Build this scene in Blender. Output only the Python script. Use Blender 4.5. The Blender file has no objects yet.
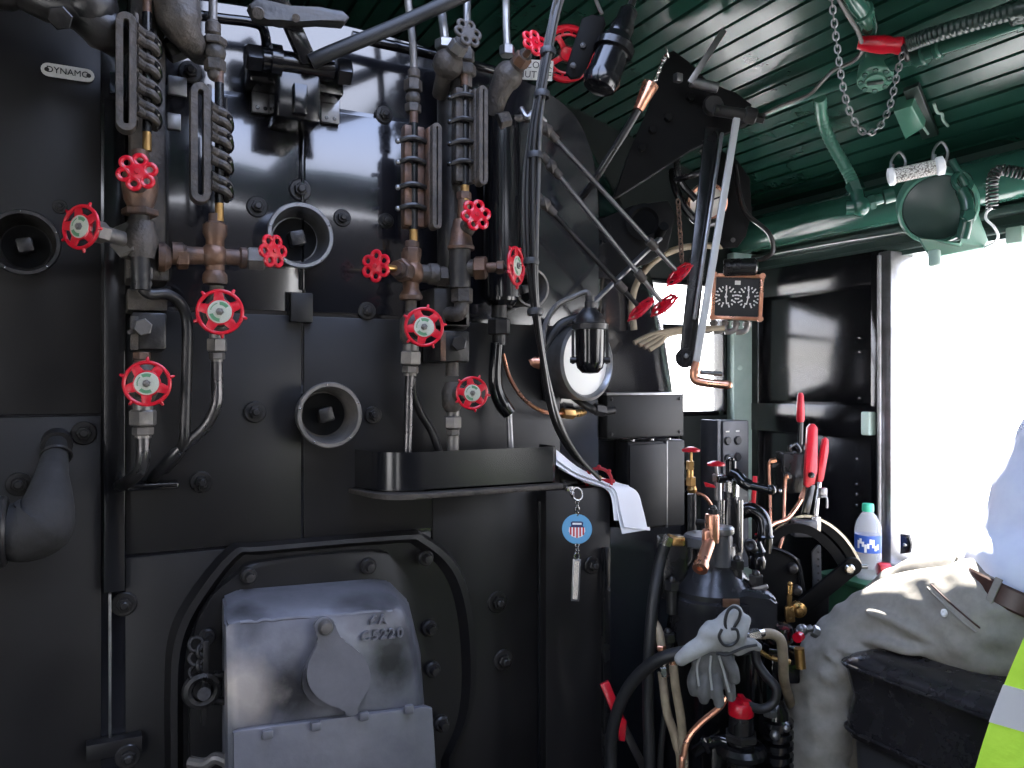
import bpy, bmesh, math, random
from mathutils import Vector, Matrix, Quaternion
random.seed(7)
S = bpy.context.scene
COL = S.collection
PI = math.pi
V = Vector
# ------------------------------------------------------------------ camera / place axes
# the cab runs along +Y (forward), +X is the engineer's side, Z up; the camera looks 27 degrees to the right
CAMZ = 1.45
TH = math.atan(0.517)
FW = V((math.sin(TH), math.cos(TH), 0)); RT = V((math.cos(TH), -math.sin(TH), 0)); UP = V((0, 0, 1))
EYE = V((0, 0, CAMZ)); FOC = 797.0
YB, YF, XS = 1.555, 2.01, 1.945          # backhead face, front wall face, side wall face
def ray(px, py): return FW + RT*((px-512)/FOC) + UP*((384-py)/FOC)
def at(px, py, d): return EYE + ray(px, py)*d
def bk(px, py, off=0.0):
    r = ray(px, py); return EYE + r*((YB-off)/r.y)
def fr(px, py, off=0.0):
    r = ray(px, py); return EYE + r*((YF-off)/r.y)
def sd(px, py, off=0.0):
    r = ray(px, py); return EYE + r*((XS-off)/r.x)
def dep(p): return (V(p)-EYE).dot(FW)
def m_px(p, n): return dep(p)/FOC*n      # length in metres that n pixels show at p
# ------------------------------------------------------------------ mesh builder
def frame(axis, hint=None):
    a = V(axis).normalized()
    h = V(hint) if hint is not None else (V((0,0,1)) if abs(a.z) < .9 else V((1,0,0)))
    x = h.cross(a)
    if x.length < 1e-5: x = V((1,0,0)).cross(a)
    x.normalize(); y = a.cross(x)
    return x, y, a
def catmull(pts, n=6):
    pts = [V(p) for p in pts]
    if len(pts) < 3: return pts
    P = [pts[0]*2-pts[1]] + pts + [pts[-1]*2-pts[-2]]
    out = []
    for i in range(1, len(P)-2):
        p0, p1, p2, p3 = P[i-1:i+3]
        for k in range(n):
            t = k/n
            out.append(.5*((2*p1)+(p2-p0)*t+(2*p0-5*p1+4*p2-p3)*t*t+(3*p1-p0-3*p2+p3)*t**3))
    out.append(pts[-1]); return out
class MB:
    def __init__(s): s.bm = bmesh.new(); s.mi = 0
    def face(s, vs):
        try:
            f = s.bm.faces.new(vs); f.material_index = s.mi; return f
        except ValueError: return None
    def rings(s, rings, cap0=True, cap1=True, closed=False):
        R = [[s.bm.verts.new(p) for p in r] for r in rings]
        n = len(R[0]); m = len(R)
        for i in range(m if closed else m-1):
            a, b = R[i], R[(i+1) % m]
            for k in range(n): s.face((a[k], a[(k+1) % n], b[(k+1) % n], b[k]))
        if not closed:
            if cap0: s.face(R[0][::-1])
            if cap1: s.face(R[-1])
        return s
    def lathe(s, prof, o, axis, n=20, hint=None, a0=0, closed=False, cap0=True, cap1=True):
        # prof: (radius, height) along axis from o
        x, y, a = frame(axis, hint); o = V(o); rings = []
        for r, h in prof:
            r = max(r, 1e-4)
            rings.append([o+a*h+(x*math.cos(a0+2*PI*k/n)+y*math.sin(a0+2*PI*k/n))*r for k in range(n)])
        return s.rings(rings, closed=closed, cap0=cap0, cap1=cap1)
    def cyl(s, p0, p1, r0, r1=None, n=16, bev=0.0):
        p0, p1 = V(p0), V(p1); r1 = r0 if r1 is None else r1; L = (p1-p0).length
        if L < 1e-6: return s
        if bev: pr = [(r0-bev, 0), (r0, bev), (r1, L-bev), (r1-bev, L)]
        else: pr = [(r0, 0), (r1, L)]
        return s.lathe(pr, p0, p1-p0, n)
    def hexa(s, p0, p1, r, a0=0.3):
        p0, p1 = V(p0), V(p1); L = (p1-p0).length; b = min(r*.12, L*.2)
        return s.lathe([(r-b, 0), (r, b), (r, L-b), (r-b, L)], p0, p1-p0, 6, a0=a0)
    def tube(s, pts, r, n=10, sm=6, caps=True, closed=False):
        P = catmull(pts, sm) if sm else [V(p) for p in pts]
        if closed: P = P[:-1] if (P[0]-P[-1]).length < 1e-5 else P
        m = len(P); rings = []; x = None
        for i, p in enumerate(P):
            if closed: t = P[(i+1) % m]-P[i-1]
            else: t = P[min(i+1, m-1)]-P[max(i-1, 0)]
            t = t.normalized() if t.length > 1e-9 else V((0,0,1))
            if x is None: x, y, _ = frame(t)
            else:
                x = (x-t*x.dot(t))
                x = x.normalized() if x.length > 1e-6 else frame(t)[0]
                y = t.cross(x)
            if callable(r): rr = r(i/(m-1))
            elif isinstance(r, (list, tuple)):
                q = i/(m-1)*(len(r)-1); k = min(int(q), len(r)-2); rr = r[k]+(r[k+1]-r[k])*(q-k)
            else: rr = r
            rings.append([p+(x*math.cos(2*PI*k/n)+y*math.sin(2*PI*k/n))*rr for k in range(n)])
        return s.rings(rings, caps, caps, closed)
    def torus(s, c, axis, R, r, n=32, k=8, sx=1.0, a0=0, a1=2*PI):
        x, y, a = frame(axis); c = V(c)
        full = abs(a1-a0-2*PI) < 1e-4; rings = []
        for i in range(n if full else n+1):
            t = a0+(a1-a0)*i/n; d = x*math.cos(t)+y*math.sin(t)
            rings.append([c+d*(R+r*math.cos(2*PI*j/k))+a*(r*sx*math.sin(2*PI*j/k)) for j in range(k)])
        return s.rings(rings, closed=full)
    def ball(s, c, r, n=14, m=8, axis=(0,0,1), sq=1.0):
        pr = [(r*math.sin(PI*i/m), -r*sq*math.cos(PI*i/m)) for i in range(m+1)]
        return s.lathe(pr, c, axis, n)
    def box(s, c, size, ax=None, bev=0.0):
        # ax: (x, y, z) axis vectors
        X, Y, Z = ax if ax else (V((1,0,0)), V((0,1,0)), V((0,0,1)))
        c = V(c); a, b, d = [q/2 for q in size]
        vs = [s.bm.verts.new(c+X*(i*a)+Y*(j*b)+Z*(k*d)) for i in (-1,1) for j in (-1,1) for k in (-1,1)]
        fs = [s.face([vs[i] for i in q]) for q in ((0,1,3,2),(4,6,7,5),(0,4,5,1),(2,3,7,6),(0,2,6,4),(1,5,7,3))]
        if bev:
            es = list({e for f in fs for e in f.edges})
            r = bmesh.ops.bevel(s.bm, geom=es, offset=bev, segments=2, affect='EDGES', profile=.5)
            for f in r['faces']: f.material_index = s.mi
        return s
    def boxp(s, p0, p1, bev=0.0):
        p0, p1 = V(p0), V(p1); d = p1-p0
        return s.box((p0+p1)/2, (abs(d.x), abs(d.y), abs(d.z)), None, bev)
    def prism(s, pts, ext, bev=0.0):
        # polygon pts (world) pushed along ext
        ext = V(ext); A = [s.bm.verts.new(V(p)) for p in pts]; B = [s.bm.verts.new(V(p)+ext) for p in pts]
        fs = [s.face(A[::-1]), s.face(B)]; n = len(A)
        for k in range(n): fs.append(s.face((A[k], A[(k+1) % n], B[(k+1) % n], B[k])))
        if bev:
            es = list({e for f in fs[:2] if f for e in f.edges})
            r = bmesh.ops.bevel(s.bm, geom=es, offset=bev, segments=2, affect='EDGES', profile=.5)
            for f in r['faces']: f.material_index = s.mi
        return s
    def bar(s, p0, p1, w, t, wdir, bev=0.0):
        # flat bar p0->p1, width w along wdir, thickness t
        p0, p1 = V(p0), V(p1); a = (p1-p0); L = a.length; a.normalize()
        wd = V(wdir); wd = (wd-a*wd.dot(a)).normalized(); td = a.cross(wd)
        return s.box((p0+p1)/2, (w, t, L), (wd, td, a), bev)
    def build(s, name, mats, parent=None, smooth=35, base=None):
        bm = s.bm
        bmesh.ops.recalc_face_normals(bm, faces=bm.faces[:])
        if parent is None:
            if base is None:
                xs = [v.co for v in bm.verts]
                lo = V((min(c[i] for c in xs) for i in range(3))); hi = V((max(c[i] for c in xs) for i in range(3)))
                base = V(((lo.x+hi.x)/2, (lo.y+hi.y)/2, lo.z))
        org = V(base) if parent is None else WL[parent.as_pointer()]
        bmesh.ops.translate(bm, verts=bm.verts[:], vec=-org)
        me = bpy.data.meshes.new(name); bm.to_mesh(me); bm.free()
        for m in (mats if isinstance(mats, (list, tuple)) else [mats]): me.materials.append(m)
        if smooth is not None:
            me.shade_smooth(); me.set_sharp_from_angle(angle=math.radians(smooth))
        o = bpy.data.objects.new(name, me); COL.objects.link(o)
        if parent is None: o.location = org
        else: o.parent = parent
        WL[o.as_pointer()] = org
        return o
WL = {}
def tag(o, label=None, cat=None, group=None, kind=None):
    if label: o['label'] = label
    if cat: o['category'] = cat
    if group: o['group'] = group
    if kind: o['kind'] = kind
    return o
def thing(name, label, cat, loc, group=None):
    o = bpy.data.objects.new(name, None); COL.objects.link(o); o.location = V(loc); o.empty_display_size = .03
    WL[o.as_pointer()] = V(loc)
    return tag(o, label, cat, group)
def inst(src, name, parent, loc, axis, scale=1.0, spin=0.0, hint=None):
    """a copy of a template mesh (built with its axis on +Z) as a part of parent, at world loc"""
    o = bpy.data.objects.new(name, src); COL.objects.link(o)
    x, y, a = frame(axis, hint)
    M = Matrix((x, y, a)).transposed() @ Matrix.Rotation(spin, 3, 'Z')
    o.parent = parent
    o.location = V(loc)-(WL[parent.as_pointer()] if parent else V((0,0,0)))
    o.rotation_mode = 'QUATERNION'; o.rotation_quaternion = M.to_quaternion(); o.scale = (scale,)*3
    WL[o.as_pointer()] = V((0,0,0))
    return o
def sub(src, name, par):
    o = bpy.data.objects.new(name, src); COL.objects.link(o); o.parent = par; return o
def mesh_of(mb, name, mats, smooth=35):
    bmesh.ops.recalc_face_normals(mb.bm, faces=mb.bm.faces[:])
    me = bpy.data.meshes.new(name); mb.bm.to_mesh(me); mb.bm.free()
    for m in (mats if isinstance(mats, (list, tuple)) else [mats]): me.materials.append(m)
    me.shade_smooth(); me.set_sharp_from_angle(angle=math.radians(smooth)); return me
def text(name, body, size, o, xdir, updir, mat, parent, ext=.0006, align='CENTER', spacing=1.0, bold=0.0):
    c = bpy.data.curves.new(name, 'FONT'); c.body = body; c.size = size; c.extrude = ext; c.align_x = align; c.align_y = 'CENTER'
    c.space_character = spacing; c.offset = bold; c.resolution_u = 3
    t = bpy.data.objects.new(name+'_tmp', c); COL.objects.link(t)
    dg = bpy.context.evaluated_depsgraph_get()
    me = bpy.data.meshes.new_from_object(t.evaluated_get(dg)); bpy.data.objects.remove(t); bpy.data.curves.remove(c)
    X = V(xdir).normalized(); U = V(updir); U = (U-X*U.dot(X)).normalized(); N = X.cross(U)
    M = Matrix((X, U, N)).transposed().to_4x4(); M.translation = V(o)-WL[parent.as_pointer()]
    me.transform(M); me.materials.clear(); me.materials.append(mat); me.name = name
    ob = bpy.data.objects.new(name, me); COL.objects.link(ob); ob.parent = parent; WL[ob.as_pointer()] = WL[parent.as_pointer()]
    return ob
# ------------------------------------------------------------------ materials
def lin(c):
    return tuple(((x/255)/12.92 if x/255 <= .04045 else ((x/255+.055)/1.055)**2.4) for x in c)+(1,)
def mat(name, c, rough=.5, metal=0.0, c2=None, scale=8, detail=6, lo=.35, hi=.65, bump=0.0, bscale=60, rv=0.0, spec=.5, coat=0.0, **kw):
    m = bpy.data.materials.new(name); m.use_nodes = True; nt = m.node_tree; N = nt.nodes; L = nt.links
    b = N['Principled BSDF']; b.inputs['Base Color'].default_value = lin(c); b.inputs['Roughness'].default_value = rough
    b.inputs['Metallic'].default_value = metal; b.inputs['Specular IOR Level'].default_value = spec
    if coat: b.inputs['Coat Weight'].default_value = coat; b.inputs['Coat Roughness'].default_value = .08
    for k, v in kw.items(): b.inputs[k.replace('_', ' ')].default_value = v
    tc = None
    if c2 or bump or rv:
        tc = N.new('ShaderNodeTexCoord')
    if c2 or rv:
        n = N.new('ShaderNodeTexNoise'); n.inputs['Scale'].default_value = scale; n.inputs['Detail'].default_value = detail; n.inputs['Roughness'].default_value = .6
        L.new(tc.outputs['Object'], n.inputs['Vector'])
        if c2:
            r = N.new('ShaderNodeValToRGB'); r.color_ramp.elements[0].position = lo; r.color_ramp.elements[1].position = hi
            r.color_ramp.elements[0].color = lin(c); r.color_ramp.elements[1].color = lin(c2)
            L.new(n.outputs['Fac'], r.inputs['Fac']); L.new(r.outputs['Color'], b.inputs['Base Color'])
        if rv:
            q = N.new('ShaderNodeMapRange'); q.inputs['From Min'].default_value = .3; q.inputs['From Max'].default_value = .7
            q.inputs['To Min'].default_value = max(rough-rv, .03); q.inputs['To Max'].default_value = min(rough+rv, 1)
            L.new(n.outputs['Fac'], q.inputs['Value']); L.new(q.outputs['Result'], b.inputs['Roughness'])
    if bump:
        n2 = N.new('ShaderNodeTexNoise'); n2.inputs['Scale'].default_value = bscale; n2.inputs['Detail'].default_value = 4
        L.new(tc.outputs['Object'], n2.inputs['Vector'])
        bp = N.new('ShaderNodeBump'); bp.inputs['Strength'].default_value = bump; bp.inputs['Distance'].default_value = .01
        L.new(n2.outputs['Fac'], bp.inputs['Height']); L.new(bp.outputs['Normal'], b.inputs['Normal'])
    return m
M = {}
M['jacket'] = mat('black_jacket_paint', (20,19,20), .40, 0, (31,29,29), 3.5, 8, .3, .75, .10, 9, .08, .4)
M['jacket2'] = mat('black_jacket_gloss', (17,17,19), .22, 0, (24,24,27), 3, 6, .3, .7, .05, 7, .06, .5)
M['black'] = mat('black_enamel', (17,17,18), .26, 0, (26,25,26), 14, 5, .35, .7, .05, 50, .07)
M['pipebright'] = mat('oily_steel_pipe', (96,94,94), .28, .8, (62,60,60), 18, 6, .35, .7, .06, 60, .08)
M['valvepaint'] = mat('worn_black_valve_paint', (44,44,47), .26, .1, (28,28,30), 9, 6, .3, .7, .08, 40, .08)
M['roof'] = mat('roof_board_paint', (27,60,50), .20, 0, (33,69,58), 3, 5, .35, .7, .08, 9, .06, .5)
M['wallgreen'] = mat('shade_green_wall', (15,22,20), .45, 0, (20,28,26), 4, 5, .35, .7, spec=.3)  # green darkened to imitate the dimness up at the front wall
M['walldull'] = mat('grey_green_wall_paint', (46,64,59), .36, 0, (54,72,67), 4, 5, .35, .7, .04, 14, .06)  # right wall green is lifted to carry the haze beside the window
M['mattblack'] = mat('matt_black_and_shade', (9,9,10), .62, 0, (14,14,14), 20, 5, spec=.12)  # deep matt black; on the throttle plates the shade is in the colour
M['sheet'] = mat('polished_jacket_sheet', (20,20,24), .17, 0, (25,25,29), 3, 6, .3, .7, .04, 7, .04, .6, .9)
M['boxblack'] = mat('flat_black_box_paint', (18,18,19), .48, 0, (24,24,25), 16, 4, spec=.3)
M['wheelplate'] = mat('dull_wheel_plate', (176,178,164), .45, 0, (150,152,138), 60, 3)
M['leverlit'] = mat('lit_grey_lever', (176,176,174), .36, .2)  # pale tone holds the light falling on the front throttle bar
M['gloss'] = mat('black_gloss', (14,14,16), .16, 0, spec=.6)
M['pipe'] = mat('black_iron_pipe', (34,33,33), .36, .35, (62,59,57), 22, 6, .4, .75, .10, 90, .10)
M['iron'] = mat('weathered_iron', (48,45,42), .58, .25, (82,74,67), 26, 7, .35, .7, .30, 120, .1)
M['grayiron'] = mat('grey_iron', (92,90,88), .42, .5, (126,120,114), 24, 6, .35, .7, .12, 90, .08)
M['steel'] = mat('bright_steel', (196,194,190), .24, 1.0, (150,146,142), 20, 4, .35, .7, rv=.06)
M['dullsteel'] = mat('dull_steel', (150,150,152), .38, .9, (112,110,108), 14, 6, .35, .7, .05, 60, .06)
M['rust'] = mat('heat_stained_bronze', (104,76,58), .50, .45, (66,56,52), 20, 7, .38, .64, .2, 110, .1)
M['brass'] = mat('brass', (206,166,104), .30, .92, (160,122,76), 18, 5, .35, .7, rv=.08)
M['copper'] = mat('copper', (222,166,138), .30, .9, (184,122,94), 18, 5, .35, .7, rv=.08)
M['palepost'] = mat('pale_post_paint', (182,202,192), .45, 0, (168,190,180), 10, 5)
M['red'] = mat('red_enamel', (172,6,28), .30, 0, (190,12,38), 20, 3, .35, .7, spec=.45, coat=.15)
M['reddark'] = mat('red_enamel_worn', (176,16,34), .36, 0, (140,14,26), 20, 4, .35, .7)
M['green'] = mat('dark_green_paint', (36,75,63), .17, 0, (44,85,72), 3, 5, .35, .7, .10, 9, .06, .55)
M['greenmid'] = mat('mid_green_paint', (64,112,94), .34, 0, (74,122,104), 6, 5, .35, .7, .05, 40, .06)
M['greenlight'] = mat('pale_green_paint', (150,174,162), .42, 0, (136,162,150), 10, 5, .35, .7)
M['greendull'] = mat('blackish_green_paint', (30,46,41), .34, 0, (38,54,49), 4, 5, .35, .7, .04, 14, .06)
M['white'] = mat('white_enamel', (222,222,218), .4)
M['plate'] = mat('white_plate', (214,212,206), .42, 0, (196,194,186), 60, 3)
M['labelgreen'] = mat('green_print', (70,118,84), .5)
M['ink'] = mat('black_ink', (22,20,20), .6)
M['paper'] = mat('paper', (236,236,240), .8, 0, bump=.05, bscale=14)
M['rubber'] = mat('black_rubber', (24,24,25), .48, 0, (32,32,33), 30, 4, .35, .7)
M['cable'] = mat('black_cable_jacket', (20,19,19), .32, 0, (30,28,28), 40, 4)
M['cablegrey'] = mat('grey_cable_jacket', (86,83,79), .40, 0, (64,62,60), 40, 4)
M['hosebeige'] = mat('beige_hose', (150,136,112), .62, 0, (120,106,86), 34, 5, .35, .7, .1, 140)
M['lag'] = mat('grey_lagging', (50,49,49), .8, 0, (34,33,33), 12, 6, .3, .7, .28, 42, spec=.3)
M['leather'] = mat('black_vinyl', (30,29,31), .26, 0, (38,37,39), 26, 4, .35, .7, .06, 26, .05)
M['khaki'] = mat('khaki_cloth', (138,134,126), .88, 0, (126,122,114), 70, 4, .35, .7, .18, 16)
M['shirt'] = mat('pale_shirt_cloth', (214,220,236), .85, 0, (204,211,230), 20, 4, .35, .7, .15, 12)
M['belt'] = mat('brown_leather', (52,34,28), .36, 0, (70,46,38), 40, 4)
M['hivis'] = mat('lime_mesh_cloth', (192,236,72), .8, 0, (178,224,60), 24, 4, .35, .7, .15, 40)
M['reflect'] = mat('reflective_tape', (206,206,206), .34, .2)
M['skin'] = mat('skin', (196,146,120), .5, 0, (184,132,108), 30, 4)
M['hair'] = mat('grey_hair', (120,112,104), .6, 0, (90,84,78), 80, 4)
M['glove'] = mat('grey_suede', (156,156,153), .85, 0, (126,126,124), 16, 6, .35, .7, .2, 60)
M['glovedark'] = mat('grey_suede_worn', (70,70,70), .85, 0, (108,108,106), 14, 6, .3, .7, .25, 60)
M['floor'] = mat('steel_floor', (44,42,40), .6, .2, (60,57,54), 8, 6, .3, .7, .2, 30)
M['plasticblack'] = mat('black_plastic', (38,38,40), .46)
M['boxgrey'] = mat('charcoal_box_paint', (62,63,67), .40, 0, (72,73,76), 20, 4)
M['capgreen'] = mat('green_cap_plastic', (60,176,140), .35)
M['fobblue'] = mat('blue_fob', (96,164,206), .3, coat=.3)
M['navy'] = mat('navy_print', (32,44,92), .4)
M['redprint'] = mat('red_print', (206,60,60), .4)
M['whiteprint'] = mat('white_print', (236,236,236), .4)
M['labelblue'] = mat('blue_label', (44,84,170), .4)
M['dialwhite'] = mat('dial_white', (228,226,220), .5)
M['dialblack'] = mat('dial_black', (20,20,22), .35)
M['grass'] = mat('yard_gravel', (186,184,178), .9, 0, (176,173,166), 3, 4)
M['timber'] = mat('green_seat_box', (40,84,58), .5, 0, (30,66,46), 10, 5)
def glassmat(name, col=(255,255,255), rough=0.0, ior=1.12):
    m = bpy.data.materials.new(name); m.use_nodes = True; b = m.node_tree.nodes['Principled BSDF']
    b.inputs['Base Color'].default_value = lin(col); b.inputs['Roughness'].default_value = rough
    b.inputs['Transmission Weight'].default_value = 1; b.inputs['IOR'].default_value = ior
    return m
M['glass'] = glassmat('clear_glass')
M['pet'] = mat('clear_plastic', (248,250,252), .05, 0, spec=.6, Transmission_Weight=.85, IOR=1.09)
M['water'] = glassmat('drinking_water', (240,248,252), 0, 1.33)
# the cast firedoor: grey heat paint, scorched beside the peephole, paler at the lower left corner
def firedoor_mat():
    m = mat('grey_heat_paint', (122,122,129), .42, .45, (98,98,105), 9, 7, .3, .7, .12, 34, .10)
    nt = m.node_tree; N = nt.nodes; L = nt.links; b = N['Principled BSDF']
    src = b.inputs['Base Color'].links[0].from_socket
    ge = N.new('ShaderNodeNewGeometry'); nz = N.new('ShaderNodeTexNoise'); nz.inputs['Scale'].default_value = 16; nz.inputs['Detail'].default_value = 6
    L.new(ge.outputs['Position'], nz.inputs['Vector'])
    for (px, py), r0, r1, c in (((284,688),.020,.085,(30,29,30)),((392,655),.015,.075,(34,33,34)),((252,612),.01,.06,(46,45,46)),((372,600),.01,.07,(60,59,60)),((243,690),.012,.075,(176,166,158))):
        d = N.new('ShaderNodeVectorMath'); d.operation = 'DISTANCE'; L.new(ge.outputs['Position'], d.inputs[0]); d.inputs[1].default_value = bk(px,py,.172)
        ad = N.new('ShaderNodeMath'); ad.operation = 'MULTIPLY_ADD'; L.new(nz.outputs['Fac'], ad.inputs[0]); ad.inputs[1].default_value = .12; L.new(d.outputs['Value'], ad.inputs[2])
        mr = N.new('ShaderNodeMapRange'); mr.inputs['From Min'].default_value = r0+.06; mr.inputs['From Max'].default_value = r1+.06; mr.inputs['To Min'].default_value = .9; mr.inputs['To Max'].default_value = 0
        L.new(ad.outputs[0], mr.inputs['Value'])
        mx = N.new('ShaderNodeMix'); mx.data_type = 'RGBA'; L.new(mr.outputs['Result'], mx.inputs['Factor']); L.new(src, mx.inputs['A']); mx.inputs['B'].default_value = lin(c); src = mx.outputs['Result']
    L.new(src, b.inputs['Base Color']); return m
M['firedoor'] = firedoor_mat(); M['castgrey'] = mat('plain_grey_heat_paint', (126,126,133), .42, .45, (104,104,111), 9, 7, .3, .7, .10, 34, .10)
# ================================================================== SETTING
def struct(name, mb, m, smooth=35, base=None):
    o = mb.build(name, m, None, smooth, base); return tag(o, kind='structure')
def ss(name, mb, m, par, smooth=35): return mb.build(name, m, par, smooth)
Z = lambda zr: CAMZ+zr
LIN = sd(890,257).z; SILL = sd(905,562).z; YO = sd(892,384).y   # window opening of the side wall
XL = -1.2
# floor
mb = MB(); mb.boxp((XL-.04,-1.9,-.05), (XS+.04,YF+.04,0)); struct('floor', mb, M['floor'])
# ceiling: tongue-and-groove boards along Y, arched, with an unseen opening added overhead to let in sky light
prof = [(1.955,.575),(1.885,.60),(1.72,.672),(1.5,.745),(1.2,.825),(.8,.89),(.38,.91),(0,.895),(-.4,.83),(-.75,.73),(-1.0,.64),(-1.14,.57)]
pp = catmull([V((x,0,z)) for x,z in prof], 14)
arc = [0]
for a,b in zip(pp,pp[1:]): arc.append(arc[-1]+(b-a).length)
def on_arc(s):
    for i in range(len(arc)-1):
        if arc[i+1] >= s: return pp[i]+(pp[i+1]-pp[i])*((s-arc[i])/(arc[i+1]-arc[i]))
    return pp[-1]
PL = .049; pts = []; s_ = 0
while s_+PL < arc[-1]:
    for d, inn in ((0,0),(PL*.5,0),(PL-.009,0),(PL-.0075,.008),(PL-.0015,.008)):
        p = on_arc(s_+d); q = on_arc(min(s_+d+.002, arc[-1])); t = (q-p).normalized(); nrm = V((t.z,0,-t.x)) # outwards/up
        if nrm.z < 0: nrm = -nrm
        pts.append(p+nrm*inn)
    s_ += PL
HX0, HX1, HY0, HY1 = .16, .80, .30, 1.38
mb = MB()
for y0, y1 in ((-.95,HY0),(HY0,HY1),(HY1,YF)):
    run = []
    def flush(run):
        if len(run) < 2: return
        lo = [[mb.bm.verts.new((p.x,y,CAMZ+p.z)) for p in run] for y in (y0,y1)]
        hi = [[mb.bm.verts.new((p.x,y,CAMZ+p.z+.035)) for p in run] for y in (y0,y1)]
        for k in range(len(run)-1):
            mb.face((lo[0][k],lo[0][k+1],lo[1][k+1],lo[1][k])); mb.face((hi[0][k],hi[1][k],hi[1][k+1],hi[0][k+1]))
            for e in (0,1): mb.face((lo[e][k],hi[e][k],hi[e][k+1],lo[e][k+1]))
        for k in (0,-1): mb.face((lo[0][k],lo[1][k],hi[1][k],hi[0][k]))
    for p in pts:
        if y0 == HY0 and HX0 < p.x < HX1: flush(run); run = []
        else: run.append(p)
    flush(run)
ceil = struct('ceiling', mb, M['roof'], 25)
def roofz(x):
    for a,b in zip(pp, pp[1:]):
        if b.x <= x <= a.x: return a.z+(b.z-a.z)*((a.x-x)/(a.x-b.x))
    return .6
def up(p): p = V(p); return V((p.x,p.y,CAMZ+roofz(p.x)+.004))
def dn(p): return V((p[0],p[1],.0))
# eave: rounded cove between ceiling and side wall, and the ledge under it
mb = MB(); mb.cyl((1.885,-.95,Z(.485)), (1.885,YF,Z(.485)), .056, n=28)
struct('trim_1', mb, M['green'])
mb = MB(); mb.boxp((XS-.035,-.95,Z(.405)), (XS+.02,YF,Z(.425)), .004); mb.boxp((XS-.014,-.95,LIN+.012), (XS+.01,YF,LIN+.03), .003)
struct('trim_2', mb, M['walldull'])
# right side wall with the big cab window opening
mb = MB()
mb.boxp((XS,YO,-.02), (XS+.05,YF+.04,Z(.62)))            # forward of the window
mb.boxp((XS,-.95,LIN), (XS+.05,YO,Z(.62)))               # above
mb.boxp((XS,-.95,-.02), (XS+.05,YO,SILL))                # below
mb.boxp((XS,-.95,SILL), (XS+.05,-.70,LIN))               # behind
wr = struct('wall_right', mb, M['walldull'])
# framed steel panels in the fixed part of the side wall
def spanel(px0, px1, py0, py1, pxr, off0, off1, bev, mb):
    a = sd(px0, 384); b = sd(px1, 384); z0 = sd(pxr, py0).z; z1 = sd(pxr, py1).z
    mb.boxp((XS-off1, b.y, z1), (XS-off0, a.y, z0), bev)
mb = MB()
spanel(756, 890, 262, 292, 820, .0, .03, .004, mb); spanel(756, 890, 404, 434, 820, 0, .034, .004, mb)
spanel(752, 766, 262, 720, 820, 0, .032, .004, mb); spanel(878, 891, 262, 720, 820, 0, .032, .004, mb)
ss('panel_frame', mb, M['gloss'], wr)
mb = MB(); spanel(764, 881, 290, 406, 820, 0, .012, .002, mb); ss('upper_panel', mb, M['gloss'], wr)
mb = MB(); spanel(764, 881, 432, 620, 820, 0, .010, .002, mb); ss('lower_panel', mb, M['jacket2'], wr)
mb = MB()
for py in (338,352,398): mb.ball(sd(860,py,.012), .004)
for py in (459,484,494,505): mb.ball(sd(857,py,.010), .004)
ss('screw_heads', mb, M['steel'], wr)
# post beside the opening, with a bright edge, and its sill
mb = MB()
a = sd(889,384).y; b = sd(902,384).y
mb.boxp((XS-.045,b,SILL-.5), (XS+.05,a,LIN+.01), .004); mb.cyl((XS-.05,(a+b)/2+.012,SILL-.4), (XS-.05,(a+b)/2+.012,LIN), .006, n=10)
struct('trim_3', mb, M['dullsteel'])
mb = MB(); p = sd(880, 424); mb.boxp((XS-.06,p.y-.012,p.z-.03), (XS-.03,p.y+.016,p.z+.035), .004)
o = struct('trim_4', mb, M['palepost'])  # paleness of this piece stands for light on it
mb = MB(); mb.boxp((XS-.06,-.70,SILL-.03), (XS+.09,YO,SILL), .006); struct('trim_5', mb, M['dullsteel'])
# front wall with its narrow window beside the boiler
WX0 = 1.30; WX1 = fr(724,384).x; WZ1 = fr(690,281).z; WZ0 = fr(690,416).z
mb = MB()
mb.boxp((XL-.04,YF,0), (WX0,YF+.05,Z(.93))); mb.boxp((WX1,YF,0), (XS+.05,YF+.05,Z(.93)))
mb.boxp((WX0,YF,0), (WX1,YF+.05,WZ0)); mb.boxp((WX0,YF,WZ1), (WX1,YF+.05,Z(.93)))
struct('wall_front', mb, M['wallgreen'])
mb = MB(); w = .016
mb.boxp((WX0,YF-.012,WZ0), (WX1,YF+.03,WZ0+w), .003); mb.boxp((WX0,YF-.012,WZ1-w), (WX1,YF+.03,WZ1), .003)
mb.boxp((WX0,YF-.012,WZ0), (WX0+w,YF+.03,WZ1), .003); mb.boxp((WX1-w,YF-.012,WZ0), (WX1,YF+.03,WZ1), .003)
zb = fr(690,328).z; mb.boxp((WX0,YF-.012,zb-.009), (WX1,YF+.03,zb+.009), .003)
wf = struct('window_1', mb, M['gloss'])
mb = MB(); mb.boxp((WX0+.01,YF+.012,WZ0+.01), (WX1-.01,YF+.016,WZ1-.01)); ss('window_pane', mb, M['glass'], wf)
# pale green corner post
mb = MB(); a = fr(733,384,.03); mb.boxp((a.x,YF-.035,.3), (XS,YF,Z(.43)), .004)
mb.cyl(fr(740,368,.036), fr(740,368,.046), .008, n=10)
struct('trim_6', mb, M['palepost'])
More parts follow.
